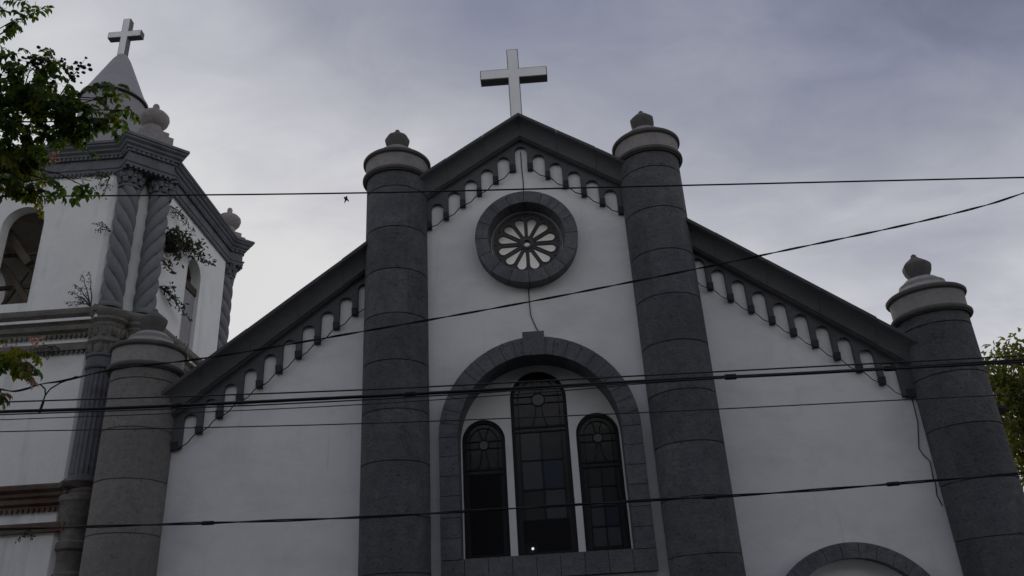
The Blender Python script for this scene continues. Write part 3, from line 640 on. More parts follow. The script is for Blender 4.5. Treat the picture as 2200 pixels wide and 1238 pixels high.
# mid cornice and lower storeys
low_path = pierpath(0.55, 0.30)
m = MB(); pl = []
for k in range(4): pl += [rot(p, k) for p in ((A+0.05, -H+0.03), (H-0.03, -A-0.05))]
m.prism([(TX+x, TY+y) for x, y in pl], [], 0.0, 10.35, lambda u, v, w_: (u, v, w_)); m.build('lower_wall', M['tower_plaster'], bt)
def ring_prof(z, hgt, out): return [(-0.3, z), (0.05*out, z), (0.05*out, z+0.12*hgt), (0.35*out, z+0.22*hgt), (0.35*out, z+0.42*hgt), (0.6*out, z+0.52*hgt), (0.6*out, z+0.66*hgt), (0.95*out, z+0.78*hgt), (out, z+0.9*hgt), (out, z+hgt), (-0.3, z+1.06*hgt)]
mc = entab(ring_prof(10.20, 0.66, 0.30), low_path, 'middle_cornice', M['mid_stone'])
dentils(low_path, 0.0, 10.14, 10.24, 0.13, 0.07, 0.07, mc, 'dentil_row', M['mid_stone'])
# pale plaster fillets on the middle cornice front
m = MB(); m.sweep(low_path, [(0.0, 10.55), (0.215, 10.55), (0.215, 10.625), (0.0, 10.625)]); m.build('plaster_fillet', M['tower_plaster'], mc)
ar = entab([(-0.2, 9.78), (0.09, 9.78), (0.09, 9.97), (0.06, 9.99), (-0.2, 9.99)], low_path, 'architrave_band', M['mid_stone'])
dentils(low_path, 0.0, 9.70, 9.79, 0.13, 0.07, 0.06, ar, 'dentil_row', M['mid_stone'])
lc = entab(ring_prof(5.78, 0.52, 0.34), low_path, 'lower_cornice', M['low_stone'])
dentils(low_path, 0.0, 5.70, 5.79, 0.13, 0.07, 0.08, lc, 'dentil_row', M['low_stone'])
entab([(-0.2, 5.22), (0.09, 5.22), (0.09, 5.42), (0.05, 5.45), (-0.2, 5.45)], low_path, 'architrave_band', M['low_stone'])
def fluted(a_, z):
    q = abs(sin(a_*10)); return 1.0-0.07*(q**0.6)
flute0 = None; big_cap = None; low0 = None
for k in range(4):
    for s in (-0.32, 0.46):
        x, y = rot(chf(s, 0.24), k); pos = (TX+x, TY+y, 6.3)
        if flute0 is None:
            m = MB(); m.lathe([(0.42, 0.0), (0.46, 0.05), (0.44, 0.12), (0.38, 0.14), (0.37, 0.2)], (0, 0, 0), 40)
            m.lathe([(0.36, 0.2), (0.36, 2.9)], (0, 0, 0), 120, rfun=fluted)
            m.lathe([(0.36, 2.9), (0.40, 2.93), (0.40, 3.0), (0.37, 3.02), (0.37, 3.2), (0.42, 3.24), (0.42, 3.3), (0.36, 3.33)], (0, 0, 0), 40)
            flute0 = m.build('fluted_column', M['tower_stone'], bt, True, pos)
            m = MB(); m.lathe([(0.36, 0), (0.36, 0.3), (0.44, 0.38), (0.44, 0.45), (0.38, 0.47), (0.36, 0.8), (0.40, 0.85), (0.40, 0.9), (0.48, 0.98), (0.48, 1.05), (0.54, 1.12), (0.55, 1.22), (0.50, 1.26), (0.36, 1.3)], (0, 0, 0), 40)
            for zz, n in ((0.08, 9), (0.55, 10)):
                for i in range(n):
                    a_ = 2*pi*i/n; m.tube([(0.37*cos(a_)*q, 0.37*sin(a_)*q, zz+t_) for q, t_ in ((1, 0), (1.08, 0.12), (1.16, 0.22), (1.25, 0.19))], [0.06, 0.075, 0.05, 0.03], 6)
            big_cap = m.build('round_capital', M['mid_stone'], flute0, True, (pos[0], pos[1], 9.55))
            m = MB(); m.lathe([(r_*0.86, z_) for r_, z_ in [(0.36, 0.0), (0.36, 4.1), (0.42, 4.15), (0.42, 4.25), (0.36, 4.3), (0.36, 4.75), (0.44, 4.8), (0.44, 4.95), (0.37, 5.0), (0.39, 5.4), (0.48, 5.5), (0.50, 5.85), (0.55, 5.9), (0.55, 6.02), (0.50, 6.06), (0.52, 6.15), (0.30, 6.3)]], (0, 0, 0), 40)
            low0 = m.build('lower_column', M['mid_stone'], bt, True, (pos[0], pos[1], 0.0))
        else:
            f2 = copy_part(flute0, bt, pos); o = big_cap.copy(); C.objects.link(o); o.parent = f2; o.location = (0, 0, 3.25)
            copy_part(low0, bt, (pos[0], pos[1], 0.0))
# drum, conical roof, cross
DX = -14.08
m = MB(); m.lathe([(1.42, 16.1), (1.42, 16.35), (1.30, 16.55), (1.06, 17.0), (1.05, 20.36)], (DX, TY, 0), 48); dr = m.build('drum', M['drum'], bt, True)
m = MB(); m.lathe([(1.0, 20.30), (1.08, 20.30), (1.11, 20.36), (1.11, 20.44), (0.99, 20.62), (0.85, 20.95), (0.32, 22.24), (0.18, 22.50), (0.0, 22.54)], (DX, TY, 0), 48); m.build('cone_roof', M['drum'], bt, True, angle=25)
m = MB(); m.lathe([(1.0, 20.27), (1.11, 20.27), (1.13, 20.30), (1.13, 20.34), (1.0, 20.34)], (DX, TY, 0), 48); m.build('drip_ring', M['joint'], dr, True)
cross_part(bt, -14.1, TY, 22.4, 24.18, 0.61, 23.46, 0.135, 0.12, True)
# pinnacles on the corner piers
pn0 = None
for k in range(4):
    x, y = rot(chf(0.02, 0.34), k); pos = (TX+x-0.05, TY+y, 16.22)
    if pn0 is None:
        m = MB(); m.box(-0.48, 0.48, -0.48, 0.48, -0.1, 0.22, Matrix.Rotation(pi/4, 4, 'Z')); m.box(-0.37, 0.37, -0.37, 0.37, 0.222, 0.42, Matrix.Rotation(pi/4, 4, 'Z'))
        m.lathe([(0.30, 0.42), (0.31, 0.46), (0.25, 0.50), (0.25, 0.66), (0.30, 0.70), (0.39, 0.82), (0.43, 0.97), (0.41, 1.07), (0.33, 1.16), (0.20, 1.24), (0.10, 1.29), (0.085, 1.36), (0.10, 1.42), (0.07, 1.50), (0.0, 1.55)], (0, 0, 0), 28)
        pn0 = m.build('pinnacle', M['cap'], bt, True, pos)
    else: copy_part(pn0, bt, pos, k*pi/2)

# ------------------------------------------------------------------ small facade fittings
fl = thing('floodlight', (-0.36, 0.10, 4.00), 'small round black floodlight with a lit lens on the arched window sill', 'lamp')
m = MB(); m.lathe([(0.0, 0.12), (0.09, 0.10), (0.125, 0.02), (0.13, -0.06), (0.115, -0.065), (0.10, -0.03), (0.0, -0.02)], (-0.36, 0.12, 4.16), 24, axis='y'); m.tube([(-0.36, 0.12, 4.00), (-0.36, 0.14, 4.10)], 0.02); m.box(-0.52, -0.49, 0.1, 0.13, 4.02, 4.27); m.build('housing', M['black'], fl, True)
m = MB(); m.ball((-0.335, 0.055, 4.15), 0.030, 2, (1, 0.5, 1)); m.build('lens', M['lens'], fl, True)

def cord(name, pts, r, label, mname='black', group=None, cat='cable', seg=5):
    m = MB(); m.tube(pts, r, seg); o = m.build(name, M[mname], None, True, angle=80); return tag(o, label, cat, group)
def swag(pil, sgn):
    out = []
    for (x0, z0), (x1, z1) in zip(pil, pil[1:]):
        for u in (0, 0.12, 0.3, 0.5, 0.7, 0.88):
            s_ = -0.045*sin(pi*u)
            out.append((x0+(x1-x0)*u, -0.10-0.07*abs(cos(pi*u)), z0-0.04+(z1-z0)*(3*u*u-2*u**3)*0.5+(z1-z0)*u*0.5+s_*0.6))
    return out
cord('cord', swag(pz[:6], 1), 0.014, 'black cord draped under the corbels left of the gable apex', group='cords along the corbel tables')
cord('cord', swag(pz[6:], 1), 0.014, 'black cord draped under the corbels right of the gable apex', group='cords along the corbel tables')
sr = [(4.30+0.4535*(k-0.5), 10.30-0.757*0.4535*(k-0.5)) for k in range(11)]
sll = [(-(4.25+0.4655*(k-0.5)), 10.30-0.757*0.4655*(k-0.5)) for k in range(11)]
dpts = [(8.76, 7.01), (8.75, 6.42), (8.62, 5.81), (8.68, 5.66), (8.79, 5.5), (8.76, 5.13), (8.78, 4.98), (8.74, 4.76), (8.80, 4.5)]
cord('cord', swag(sr, 1)+[(x, -0.02, z) for x, z in dpts], 0.011, 'black cord under the right gable corbels that drops beside the rightmost column', group='cords along the corbel tables')
cord('cord', swag(sll, -1), 0.014, 'black cord draped under the left gable corbels', group='cords along the corbel tables')
cord('cord', [(0.0, -0.05, 14.68), (0.0, -0.02, 14.2), (0.015, -0.02, 13.7), (0.0, -0.02, 13.18)], 0.012, 'short straight black cord between the gable apex and the rose window', group='cords on the central wall')
cord('cord', [(-0.04, -0.02, 10.62), (-0.04, -0.02, 10.2), (-0.03, -0.02, 9.78), (0.08, -0.02, 9.45), (0.24, -0.02, 9.08)], 0.012, 'bent black cord between the rose window and the keystone', group='cords on the central wall')

# ------------------------------------------------------------------ overhead wires across the street
WY = -8.0
def wire(xz, r, label, mname='black', twist=0.0, y=WY, ext=(14, 14), seg=6, sleeves=()):
    p = [Vector((x, y, z)) for x, z in xz]
    a = p[0]+(p[0]-p[1]).normalized()*ext[0] if ext[0] else None; b = p[-1]+(p[-1]-p[-2]).normalized()*ext[1] if ext[1] else None
    p = ([a] if a else [])+p+([b] if b else [])
    # smooth by Catmull-Rom
    q = []
    for i in range(len(p)-1):
        p0, p1, p2, p3 = p[max(i-1, 0)], p[i], p[i+1], p[min(i+2, len(p)-1)]
        if i == 0 or i == len(p)-2: n = 10
        else: n = max(4, int((p2-p1).length*3))
        for j in range(n):
            t = j/n
            ln = (p2-p1).length; m1 = ((p2-p1).normalized()+((p1-p0).normalized() if i else (p2-p1).normalized())).normalized()*ln; m2 = ((p2-p1).normalized()+((p3-p2).normalized() if i < len(p)-2 else (p2-p1).normalized())).normalized()*ln
            q.append(p1*(2*t**3-3*t*t+1)+m1*(t**3-2*t*t+t)+p2*(-2*t**3+3*t*t)+m2*(t**3-t*t))
    q.append(p[-1]); m = MB()
    if twist:
        s = []; step = 0.05; acc = 0
        for u, v in zip(q, q[1:]):
            n = max(1, int((v-u).length/step))
            for j in range(n): s.append(u.lerp(v, j/n))
        for ph in (0, pi):
            m.tube([c_+Vector((0, cos(i*step*2*pi/twist+ph)*r*0.62, sin(i*step*2*pi/twist+ph)*r*0.62)) for i, c_ in enumerate(s)], r*0.62, 5)
    else: m.tube(q, r, seg)
    for sx in sleeves:                          # splice sleeves and ties on the cable
        k = min(range(1, len(q)-1), key=lambda i: abs(q[i].x-sx)); d = (q[k+1]-q[k]).normalized(); m.tube([q[k]-d*0.09, q[k]-d*0.07, q[k]+d*0.07, q[k]+d*0.09], [r*1.1, r*1.75, r*1.75, r*1.1], 8)
    return tag(m.build('overhead_wire', M[mname], None, True, angle=80), label, 'wire', 'overhead wires across the street')
wire([(-8.52, 9.18), (-2.81, 8.75), (1.34, 8.5), (7.72, 8.12)], 0.013, 'highest straight black wire, crossing the top of both tall columns')
wire([(7.64, 7.85), (7.04, 7.69), (3.57, 7.12), (1.55, 6.83), (-0.02, 6.62), (-2.45, 6.34), (-4.93, 6.08), (-6.18, 6.01), (-6.92, 5.885), (-7.22, 5.86), (-7.39, 5.81), (-7.6, 5.78), (-7.78, 5.82)], 0.014, 'twisted black cable climbing to the right across the whole church front', twist=1.1, y=-8.0)
m = MB(); m.tube([(-6.68, WY, 5.945), (-6.92, WY, 5.86), (-7.05, WY, 5.78), (-7.11, WY, 5.69), (-7.13, WY, 5.57), (-7.15, WY, 5.44)], 0.011, 6); m.tube([(-7.22, WY, 5.86), (-7.13, WY, 5.78), (-7.11, WY, 5.68)], 0.011, 6); m.tube([(-7.12, WY, 5.60), (-7.15, WY, 5.42)], [0.018, 0.022], 6)
tag(m.build('cable_loop', M['black'], None, True, angle=80), 'forked black cable loop hanging onto the thick wires by the bell tower', 'cable')
wire([(-7.74, 5.48), (-6.15, 5.42), (-2.43, 5.335), (0.62, 5.29), (1.67, 5.28), (3.88, 5.235), (6.83, 5.21)], 0.024, 'thickest black wire in the middle bundle over the arched window', sleeves=(-5.3, -1.6, 2.9, 5.0))
wire([(-7.77, 5.61), (-2.43, 5.42), (1.68, 5.345), (6.84, 5.26)], 0.011, 'thin wire just above the thickest wire of the middle bundle', 'cable_grey', y=-8.05)
wire([(-7.73, 5.42), (-5.05, 5.33), (-2.43, 5.27), (1.67, 5.245), (6.82, 5.175)], 0.010, 'thin wire just below the thickest wire of the middle bundle', 'cable_grey', y=-8.05)
wire([(-7.75, 5.375), (-5.05, 5.29), (-2.43, 5.235), (0.6, 5.24), (1.67, 5.262), (6.82, 5.19)], 0.007, 'thinnest, lowest wire of the middle bundle', 'cable_grey', y=-7.95)
wire([(-7.68, 5.18), (-2.42, 4.94), (1.87, 4.82), (5.18, 4.76), (6.24, 4.74)], 0.008, 'thin lone wire a little below the middle bundle', 'cable_grey')
wire([(-7.39, 3.8), (-6.22, 3.76), (-2.45, 3.65), (-1.08, 3.64), (1.53, 3.63), (2.94, 3.62), (6.35, 3.67)], 0.017, 'lowest thick black wire crossing the lower part of the arched window', twist=2.2, sleeves=(-4.4, 2.2, 4.6))

# bird
bd = MB(); bc = Vector((-2.88, -7.6, 8.89)); ax_ = Vector((0.62, -0.15, -0.66)).normalized(); sd = Vector((-0.55, 0.65, -0.25)).normalized(); sd = (sd-ax_*sd.dot(ax_)).normalized(); up_ = ax_.cross(sd)
pr = [(-0.085, 0.004), (-0.07, 0.014), (-0.05, 0.017), (-0.03, 0.02), (0.0, 0.025), (0.03, 0.021), (0.055, 0.012), (0.09, 0.008)]
ax_ = ax_*0.66; sd = sd*0.66
bd.tube([bc+ax_*t for t, r in pr], [r for t, r in pr], 8)
def plate(pts, th=0.004):
    n_ = len(pts); a = [bd.bm.verts.new(p+up_*th) for p in pts]; b = [bd.bm.verts.new(p-up_*th) for p in pts]
    bd.bm.faces.new(a); bd.bm.faces.new(b[::-1])
    for i in range(n_): bd.bm.faces.new((a[i], a[(i+1) % n_], b[(i+1) % n_], b[i]))
plate([bc+ax_*-0.03+sd*0.01, bc+ax_*-0.045+sd*0.06+up_*0.012, bc+ax_*-0.015+sd*0.135+up_*0.0, bc+ax_*0.0+sd*0.075+up_*0.008, bc+ax_*0.025+sd*0.012])
plate([bc+ax_*-0.03-sd*0.01, bc+ax_*-0.045-sd*0.05+up_*0.012, bc+ax_*0.0-sd*0.085, bc+ax_*0.012-sd*0.05+up_*0.008, bc+ax_*0.025-sd*0.012])
plate([bc+ax_*0.05, bc+ax_*0.11+sd*0.03, bc+ax_*0.095, bc+ax_*0.11-sd*0.03])
tag(bd.build('bird', M['feather'], None, True), 'small dark bird with spread wings just under the highest wire', 'bird')

# ------------------------------------------------------------------ vegetation
def leaf(m, p, d, n, l, wd, fold=0.25):
    """pointed oval leaf folded along its midrib: base p, direction d, normal n"""
    s = d.cross(n).normalized(); n = s.cross(d).normalized()
    b = [p, p+d*l*0.3+s*wd*0.45+n*fold*wd, p+d*l*0.68+s*wd*0.42+n*fold*wd, p+d*l-n*0.15*l, p+d*l*0.68-s*wd*0.42+n*fold*wd, p+d*l*0.3-s*wd*0.45+n*fold*wd]
    mid = [p+d*l*0.3, p+d*l*0.68]
    v = [m.bm.verts.new(q) for q in b]; c_ = [m.bm.verts.new(q) for q in mid]
    for f in ((v[0], v[1], c_[0]), (v[1], v[2], c_[1], c_[0]), (v[2], v[3], c_[1]), (v[0], c_[0], v[5]), (c_[0], c_[1], v[4], v[5]), (c_[1], v[3], v[4])): m.bm.faces.new(f)
def rv(r=rnd): 
    while True:
        v = Vector((r.uniform(-1, 1), r.uniform(-1, 1), r.uniform(-1, 1)))
        if 0.05 < v.length < 1: return v.normalized()
def pinnate(m, tw_, p, d, length, pairs, ll, r=rnd):
    """a hanging compound leaf"""
    pts = []; q = p.copy(); dd = d.copy(); st = length/pairs
    for i in range(pairs+1):
        pts.append(q.copy()); dd = (dd+Vector((0, 0, -0.16))).normalized(); q = q+dd*st
    tw_.tube(pts, 0.0022, 3, caps=False)
    s = dd.cross(Vector((0, 0, 1)))
    s = s.normalized() if s.length > 0.1 else Vector((1, 0, 0))
    up = s.cross(dd).normalized()
    for i in range(1, pairs+1):
        for sg in (-1, 1):
            ld = (s*sg*0.8+dd*0.45+Vector((0, 0, -0.45))+rv(r)*0.25).normalized()
            leaf(m, pts[i], ld, (up+rv(r)*0.5).normalized(), ll*r.uniform(0.75, 1.15)*(1-0.25*abs(i/pairs-0.5)), ll*r.uniform(0.42, 0.55))
    leaf(m, pts[-1], dd, up, ll, ll*0.5)
def limb(m, pts, r0, r1, seg=7):
    n = len(pts); m.tube(pts, [r0+(r1-r0)*i/(n-1) for i in range(n)], seg)
def curve(a, b, sag, n=7, j=0.0, r=rnd):
    a, b = Vector(a), Vector(b); return [a.lerp(b, i/n)+Vector((0, 0, sag*sin(pi*i/n)))+(rv(r)*j if 0 < i < n else Vector()) for i in range(n+1)]

# near tree at the left edge
nt_ = thing('leafy_tree', (-7.6, -13.4, 0), 'near dark leafy tree reaching in from the left edge over the bell tower', 'tree')
tk = MB(); limb(tk, [(-7.6, -13.4, 0), (-7.65, -13.4, 1.5), (-7.5, -13.35, 3.0), (-7.35, -13.3, 4.2), (-7.2, -13.2, 5.4), (-7.0, -13.1, 7.0), (-6.8, -13.0, 8.6)], 0.24, 0.09, 10)
fol = MB(); wrm = MB(); rst = MB(); twg = MB(); sed = MB(); blo = MB()
# (centre, radii, count, warm share)
blobs = [((-4.62, -13.0, 7.0), (0.44, 0.5, 0.35), 80, 0.02), ((-4.30, -13.0, 6.72), (0.34, 0.4, 0.26), 50, 0.02), ((-4.72, -13.0, 6.42), (0.44, 0.45, 0.32), 62, 0.12), ((-4.18, -13.0, 6.48), (0.20, 0.3, 0.16), 20, 0.03),
         ((-4.62, -13.0, 6.08), (0.28, 0.3, 0.20), 42, 0.45), ((-4.46, -13.0, 5.86), (0.12, 0.2, 0.14), 14, 0.75), ((-3.98, -12.98, 6.86), (0.10, 0.1, 0.08), 4, 0.0), ((-3.80, -12.98, 6.90), (0.12, 0.1, 0.08), 6, 0.05), ((-3.70, -13.0, 6.70), (0.10, 0.1, 0.07), 5, 0.4), ((-3.86, -13.0, 6.56), (0.10, 0.1, 0.10), 6, 0.1), ((-4.02, -13.0, 6.62), (0.12, 0.1, 0.12), 7, 0.05), ((-4.9, -13.0, 6.75), (0.3, 0.3, 0.45), 26, 0.05),
         ((-4.18, -13.0, 5.86), (0.12, 0.1, 0.06), 4, 0.2), ((-3.93, -13.0, 5.86), (0.08, 0.08, 0.05), 3, 0.2), 
         ((-5.05, -13.0, 7.98), (0.16, 0.2, 0.12), 9, 0.0), ((-4.80, -13.0, 8.06), (0.07, 0.1, 0.06), 4, 0.0),
         ((-4.28, -13.0, 4.20), (0.10, 0.16, 0.16), 13, 0.5), ((-4.14, -13.0, 4.16), (0.05, 0.08, 0.12), 7, 1.0), ((-4.36, -13.0, 3.94), (0.1, 0.1, 0.1), 5, 0.1),
         ((-5.5, -13.1, 6.6), (0.6, 0.7, 0.9), 110, 0.05), ((-6.4, -13.1, 7.4), (1.0, 1.0, 1.0), 120, 0.05), ((-5.3, -13.1, 7.35), (0.45, 0.5, 0.4), 60, 0.02), ((-6.6, -13.3, 8.8), (1.2, 1.1, 0.9), 130, 0.05), ((-8.3, -13.4, 7.6), (1.1, 1.1, 1.1), 110, 0.05), ((-5.1, -13.1, 4.5), (0.4, 0.4, 0.4), 35, 0.15), ((-5.6, -13.1, 8.5), (0.5, 0.5, 0.4), 40, 0.02), ((-5.25, -13.0, 5.9), (0.3, 0.4, 0.4), 40, 0.2)]
for (c_, rr, n, wm) in blobs:
    for i in range(int(n*(1.05 if c_[0] > -5.1 else 0.8))):
        v = rv()*rnd.random()**0.45
        p = Vector((c_[0]+v.x*rr[0], c_[1]+v.y*rr[1], c_[2]+v.z*rr[2]+0.07))
        d = Vector((rnd.uniform(-1, 1), rnd.uniform(-1, 1), rnd.uniform(-0.6, 0.35))).normalized()
        tgt = fol
        x_ = rnd.random()
        if x_ < wm: tgt = rst if (c_[2] < 4.5 and rnd.random() < 0.35) else wrm
        pinnate(tgt, twg, p, d, rnd.uniform(0.10, 0.19), rnd.randint(3, 5), rnd.uniform(0.068, 0.105))
# twigs carrying the sprays
root = Vector((-6.1, -13.05, 6.6))
for (c_, rr, n, wm) in blobs:
    c_ = Vector(c_)
    if c_.x > -5.2:
        base = root if c_.z > 5.4 else Vector((-6.6, -13.1, 4.6))
        pts = curve(base, c_+Vector((rr[0]*0.6, 0, 0)), 0.12, 8, 0.03); limb(twg, pts, 0.016, 0.004, 5)
limb(tk, curve((-7.25, -13.25, 5.0), root, 0.15, 6, 0.03), 0.09, 0.03); limb(tk, curve((-7.5, -13.35, 3.0), (-6.6, -13.1, 4.6), 0.05, 6, 0.03), 0.07, 0.02)
limb(tk, curve((-7.0, -13.1, 7.0), (-8.3, -13.4, 8.1), 0.2, 6, 0.05), 0.08, 0.03); limb(tk, curve((-7.05, -13.1, 6.4), (-5.6, -13.1, 8.4), 0.2, 8, 0.04), 0.06, 0.015)
limb(twg, curve((-4.35, -13.0, 6.75), (-3.78, -12.98, 6.90), 0.03, 6, 0.01), 0.008, 0.004, 5); limb(twg, curve((-4.35, -13.0, 6.78), (-3.72, -13, 6.62), 0.05, 6, 0.01), 0.006, 0.003, 5); limb(twg, curve((-4.5, -13.0, 5.98), (-3.85, -13, 5.93), 0.04, 6, 0.01), 0.006, 0.003, 5)
# seed heads standing above the leaves
for tip, basep in (((-4.66, -13, 7.46), (-4.7, -13, 7.1)), ((-4.52, -13, 7.46), (-4.55, -13, 7.1)), ((-4.40, -13, 7.36), (-4.5, -13, 7.05)), ((-4.18, -13, 7.30), (-4.32, -13, 6.95)), ((-4.90, -13, 7.36), (-4.85, -13, 7.1))):
    tip, basep = Vector(tip), Vector(basep); limb(twg, curve(basep, tip, 0.02, 4, 0.01), 0.006, 0.003, 4)
    for i in range(34):
        u = rnd.random(); p = basep.lerp(tip, 0.45+0.6*u)+Vector((rnd.gauss(0, 0.045), rnd.gauss(0, 0.04), rnd.gauss(0, 0.03)))
        sed.ball(p, rnd.uniform(0.012, 0.024), 1, (1, 1, 0.8)); 
        if i % 2 == 0: twg.tube([basep.lerp(tip, 0.5+0.5*u), p], 0.002, 3, caps=False)
for c_, s_, n in (((-4.22, -13.05, 6.18), 0.035, 26), ((-4.33, -13.05, 4.36), 0.03, 22), ((-4.05, -13.02, 4.37), 0.025, 20), ((-4.02, -13, 5.98), 0.02, 6), ((-3.88, -12.97, 6.93), 0.05, 14), ((-4.5, -13.05, 6.25), 0.03, 10)):
    for i in range(n):
        p = Vector(c_)+Vector((rnd.gauss(0, s_), rnd.gauss(0, s_), rnd.gauss(0, s_))); leaf(blo, p, rv(), rv(), 0.03, 0.022)
tko = tk.build('trunk', M['bark'], nt_, True); twg.build('twigs', M['bark'], nt_, True)
cr = fol.build('crown', M['leaf'], nt_, fixn=False); wrm.build('painted_lit_leaves', M['leaf_warm'], cr, fixn=False); rst.build('rusty_leaves', M['leaf_rust'], cr, fixn=False); sh_ = sed.build('seed_heads', M['flower'], cr, True); sh_['kind'] = 'stuff'; blo.build('blossoms', M['blossom'], cr, fixn=False)

# broadleaf tree behind the right end of the church
rt = thing('broadleaf_tree', (16.6, 7.0, 0), 'yellow green broadleaf tree behind the rightmost column', 'tree')
tk = MB(); limb(tk, [(16.6, 7, 0), (16.55, 7, 2.0), (16.4, 6.9, 3.6), (16.2, 6.8, 5.2), (16.0, 6.6, 6.6), (15.9, 6.5, 8.4)], 0.3, 0.1, 10)
crn = MB()
ends = []
for i in range(46):
    a = rnd.uniform(0, 2*pi); b = Vector((16.1, 6.7, rnd.uniform(4.6, 7.2))); rr = rnd.uniform(1.0, 2.5)
    e = Vector((16.2+rr*cos(a), 6.7+rr*sin(a), rnd.uniform(5.4, 10.0)))
    limb(tk, curve(b, e, 0.2, 6, 0.07), 0.05, 0.012, 5); ends.append((b, e))
for (x, z) in ((13.95, 9.3), (14.1, 8.9), (14.3, 9.0), (13.7, 7.9), (14.6, 8.2), (14.9, 7.4), (14.2, 9.7), (14.8, 10.2), (15.2, 10.3), (14.0, 8.6), (13.9, 7.6), (14.3, 7.0), (14.4, 8.0), (13.8, 8.2), (15.4, 9.4), (14.6, 9.0), (14.3, 6.4)):
    b = Vector((16.0, 6.6, z-1.4)); e = Vector((x, 6.3+rnd.uniform(-0.6, 0.6), z)); limb(tk, curve(b, e, 0.15, 6, 0.06), 0.04, 0.012, 5); ends.append((b, e))
for b, e in ends:
    for j in range(125):
        u = 0.45+0.6*rnd.random(); p = b.lerp(e, u)+rv()*rnd.random()**0.5*0.5
        d = (rv()*0.8+Vector((0, 0, -0.45))+(e-b).normalized()*0.5).normalized(); leaf(crn, p, d, (rv()+Vector((0, 0, 0.8))).normalized(), rnd.uniform(0.16, 0.27), rnd.uniform(0.08, 0.12))
tk.build('trunk', M['pale_bark'], rt, True); crn.build('crown', M['leaf_far'], rt, fixn=False)

# shrubs rooted in the tower masonry
def shrub(base, tips, n, ll, label, group=None, spread=0.12, name='wall_shrub', droop=-0.2, wd=0.42):
    t = thing(name, base, label, 'shrub', group); st = MB(); lv = MB(); b = Vector(base)
    for tp in tips:
        tp = Vector(tp); pts = curve(b, tp, 0.06, 6, 0.025); limb(st, pts, 0.018, 0.005, 5)
        for i in range(n):
            u = 0.3+0.75*rnd.random()**0.8; p = b.lerp(tp, u)+rv()*rnd.random()*spread; leaf(lv, p, (rv()+Vector((0, 0, droop))).normalized(), rv(), ll*rnd.uniform(0.6, 1.2), ll*wd)
            if i % 4 == 0: st.tube([b.lerp(tp, u*0.92), p], 0.003, 3, caps=False)
    st.build('stem', M['bark'], t, True); lv.build('foliage', M['shrub'], t, fixn=False)
XR = -10.5
shrub((XR+0.02, 1.25, 13.45), [(XR+0.35, 1.7, 13.95), (XR+0.4, 2.2, 14.05), (XR+0.45, 2.8, 14.1), (XR+0.4, 3.3, 14.05), (XR+0.4, 3.9, 14.0), (XR+0.5, 2.3, 13.75), (XR+0.4, 1.6, 13.35), (XR+0.3, 1.9, 13.2), (XR+0.4, 1.2, 13.7)], 66, 0.155, 'large dark shrub growing from the side wall beside the twisted columns', 'shrubs growing on the bell tower', 0.24)
shrub((XR+0.02, 1.5, 12.1), [(XR+0.3, 1.9, 12.2), (XR+0.35, 2.5, 11.9), (XR+0.4, 2.9, 11.6), (XR+0.3, 2.0, 11.9)], 26, 0.13, 'small leafy sprig on the side wall behind the leftmost column finial', 'shrubs growing on the bell tower', 0.13)
shrub((XR+0.02, 2.0, 10.9), [(XR+0.3, 3.0, 10.85), (XR+0.35, 4.4, 10.5)], 16, 0.12, 'thin trailing sprig low on the side wall above the left gable', 'shrubs growing on the bell tower', 0.09)
shrub((XR+0.02, 1.2, 12.9), [(XR+0.3, 1.45, 12.75), (XR+0.35, 1.55, 12.5)], 14, 0.15, 'tiny hanging sprig under the large shrub on the tower side', 'shrubs growing on the bell tower', 0.09)
shrub((-11.42, -0.1, 10.87), [(-11.75, -0.2, 11.75), (-12.0, -0.2, 11.3), (-11.55, -0.2, 11.8), (-11.9, -0.2, 11.5), (-12.05, -0.2, 10.98), (-11.7, -0.25, 11.1)], 26, 0.08, 'sparse twiggy shrub rooted on the middle cornice by the tower window', 'shrubs growing on the bell tower', 0.09, wd=0.35)
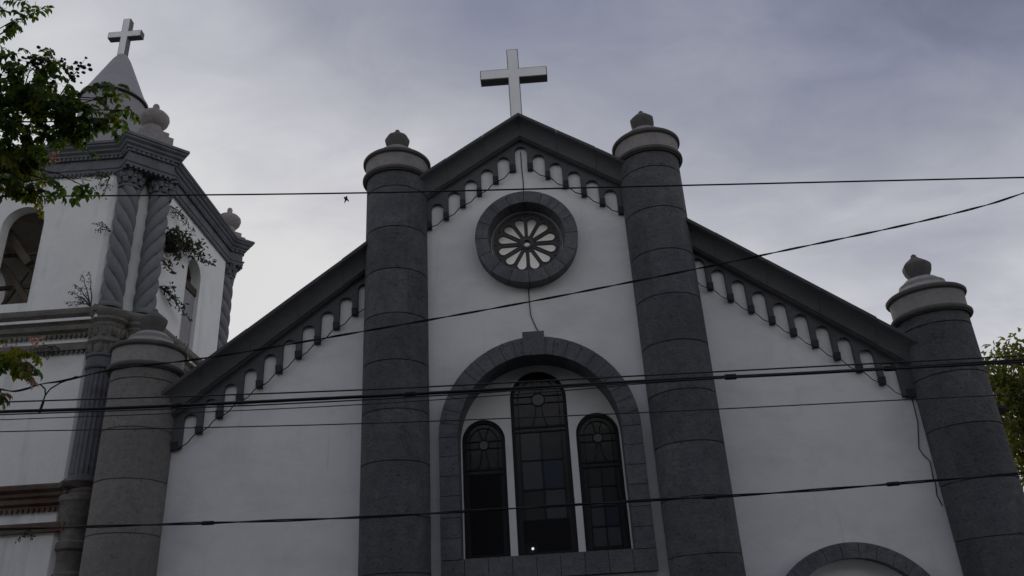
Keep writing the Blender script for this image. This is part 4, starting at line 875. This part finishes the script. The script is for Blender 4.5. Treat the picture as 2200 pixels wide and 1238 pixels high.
shrub((-11.55, -0.05, 14.85), [(-11.75, -0.25, 14.75), (-11.6, -0.3, 14.4), (-12.1, -0.25, 14.8), (-11.5, -0.25, 14.15), (-11.85, -0.25, 14.95)], 26, 0.085, 'dark tuft under the upper cornice by the twisted column capital', 'shrubs growing on the bell tower', 0.13)
shrub((-11.36, 0.12, 13.2), [(-11.72, -0.2, 13.3), (-11.6, -0.22, 13.08), (-11.55, -0.15, 13.35)], 14, 0.08, 'tiny tuft halfway up the front edge of the twisted column', 'shrubs growing on the bell tower', 0.05)
shrub((-12.3, 0.0, 9.85), [(-12.5, -0.2, 9.6), (-12.15, -0.2, 9.55), (-12.3, -0.2, 9.5), (-12.0, -0.2, 9.65), (-12.7, -0.2, 9.68)], 24, 0.07, 'brown hanging weeds under the lower band of the bell tower', 'shrubs growing on the bell tower', 0.12)

# unseen leafy mass added behind the camera to shade the lower front
rp_ = random.Random(11); pk = MB()
for i in range(15):
    tx, ty = -25+i*3.6+rp_.uniform(-0.8, 0.8), -24.5-rp_.uniform(0, 5)
    limb(pk, [(tx, ty, 0), (tx+0.1, ty, 3), (tx, ty+0.2, 6), (tx, ty, 9)], 0.3, 0.12, 8)
    for j in range(620):
        v = rv(rp_)*rp_.random()**0.4; p = Vector((tx+v.x*3.2, ty+v.y*3.0, 10.2+v.z*6.0))
        if p.y < -20.2: leaf(pk, p, rv(rp_), rv(rp_), rp_.uniform(0.6, 1.1), rp_.uniform(0.35, 0.6))
po = pk.build('added_shade_trees', M['leaf'], None, fixn=False); po['kind'] = 'stuff'
shrub((-12.0, 0.0, 5.25), [(-11.75, -0.25, 5.05), (-12.1, -0.25, 5.0), (-11.95, -0.25, 5.1)], 16, 0.07, 'small tuft of weeds under the lowest band of the bell tower', 'shrubs growing on the bell tower', 0.08)
shrub((XR+0.02, 1.5, 14.75), [(XR+0.3, 1.7, 14.5), (XR+0.3, 2.1, 14.55), (XR+0.3, 1.5, 14.3), (XR+0.3, 2.5, 14.4)], 22, 0.09, 'fine leafed tuft high on the side wall under the upper cornice', 'shrubs growing on the bell tower', 0.14)
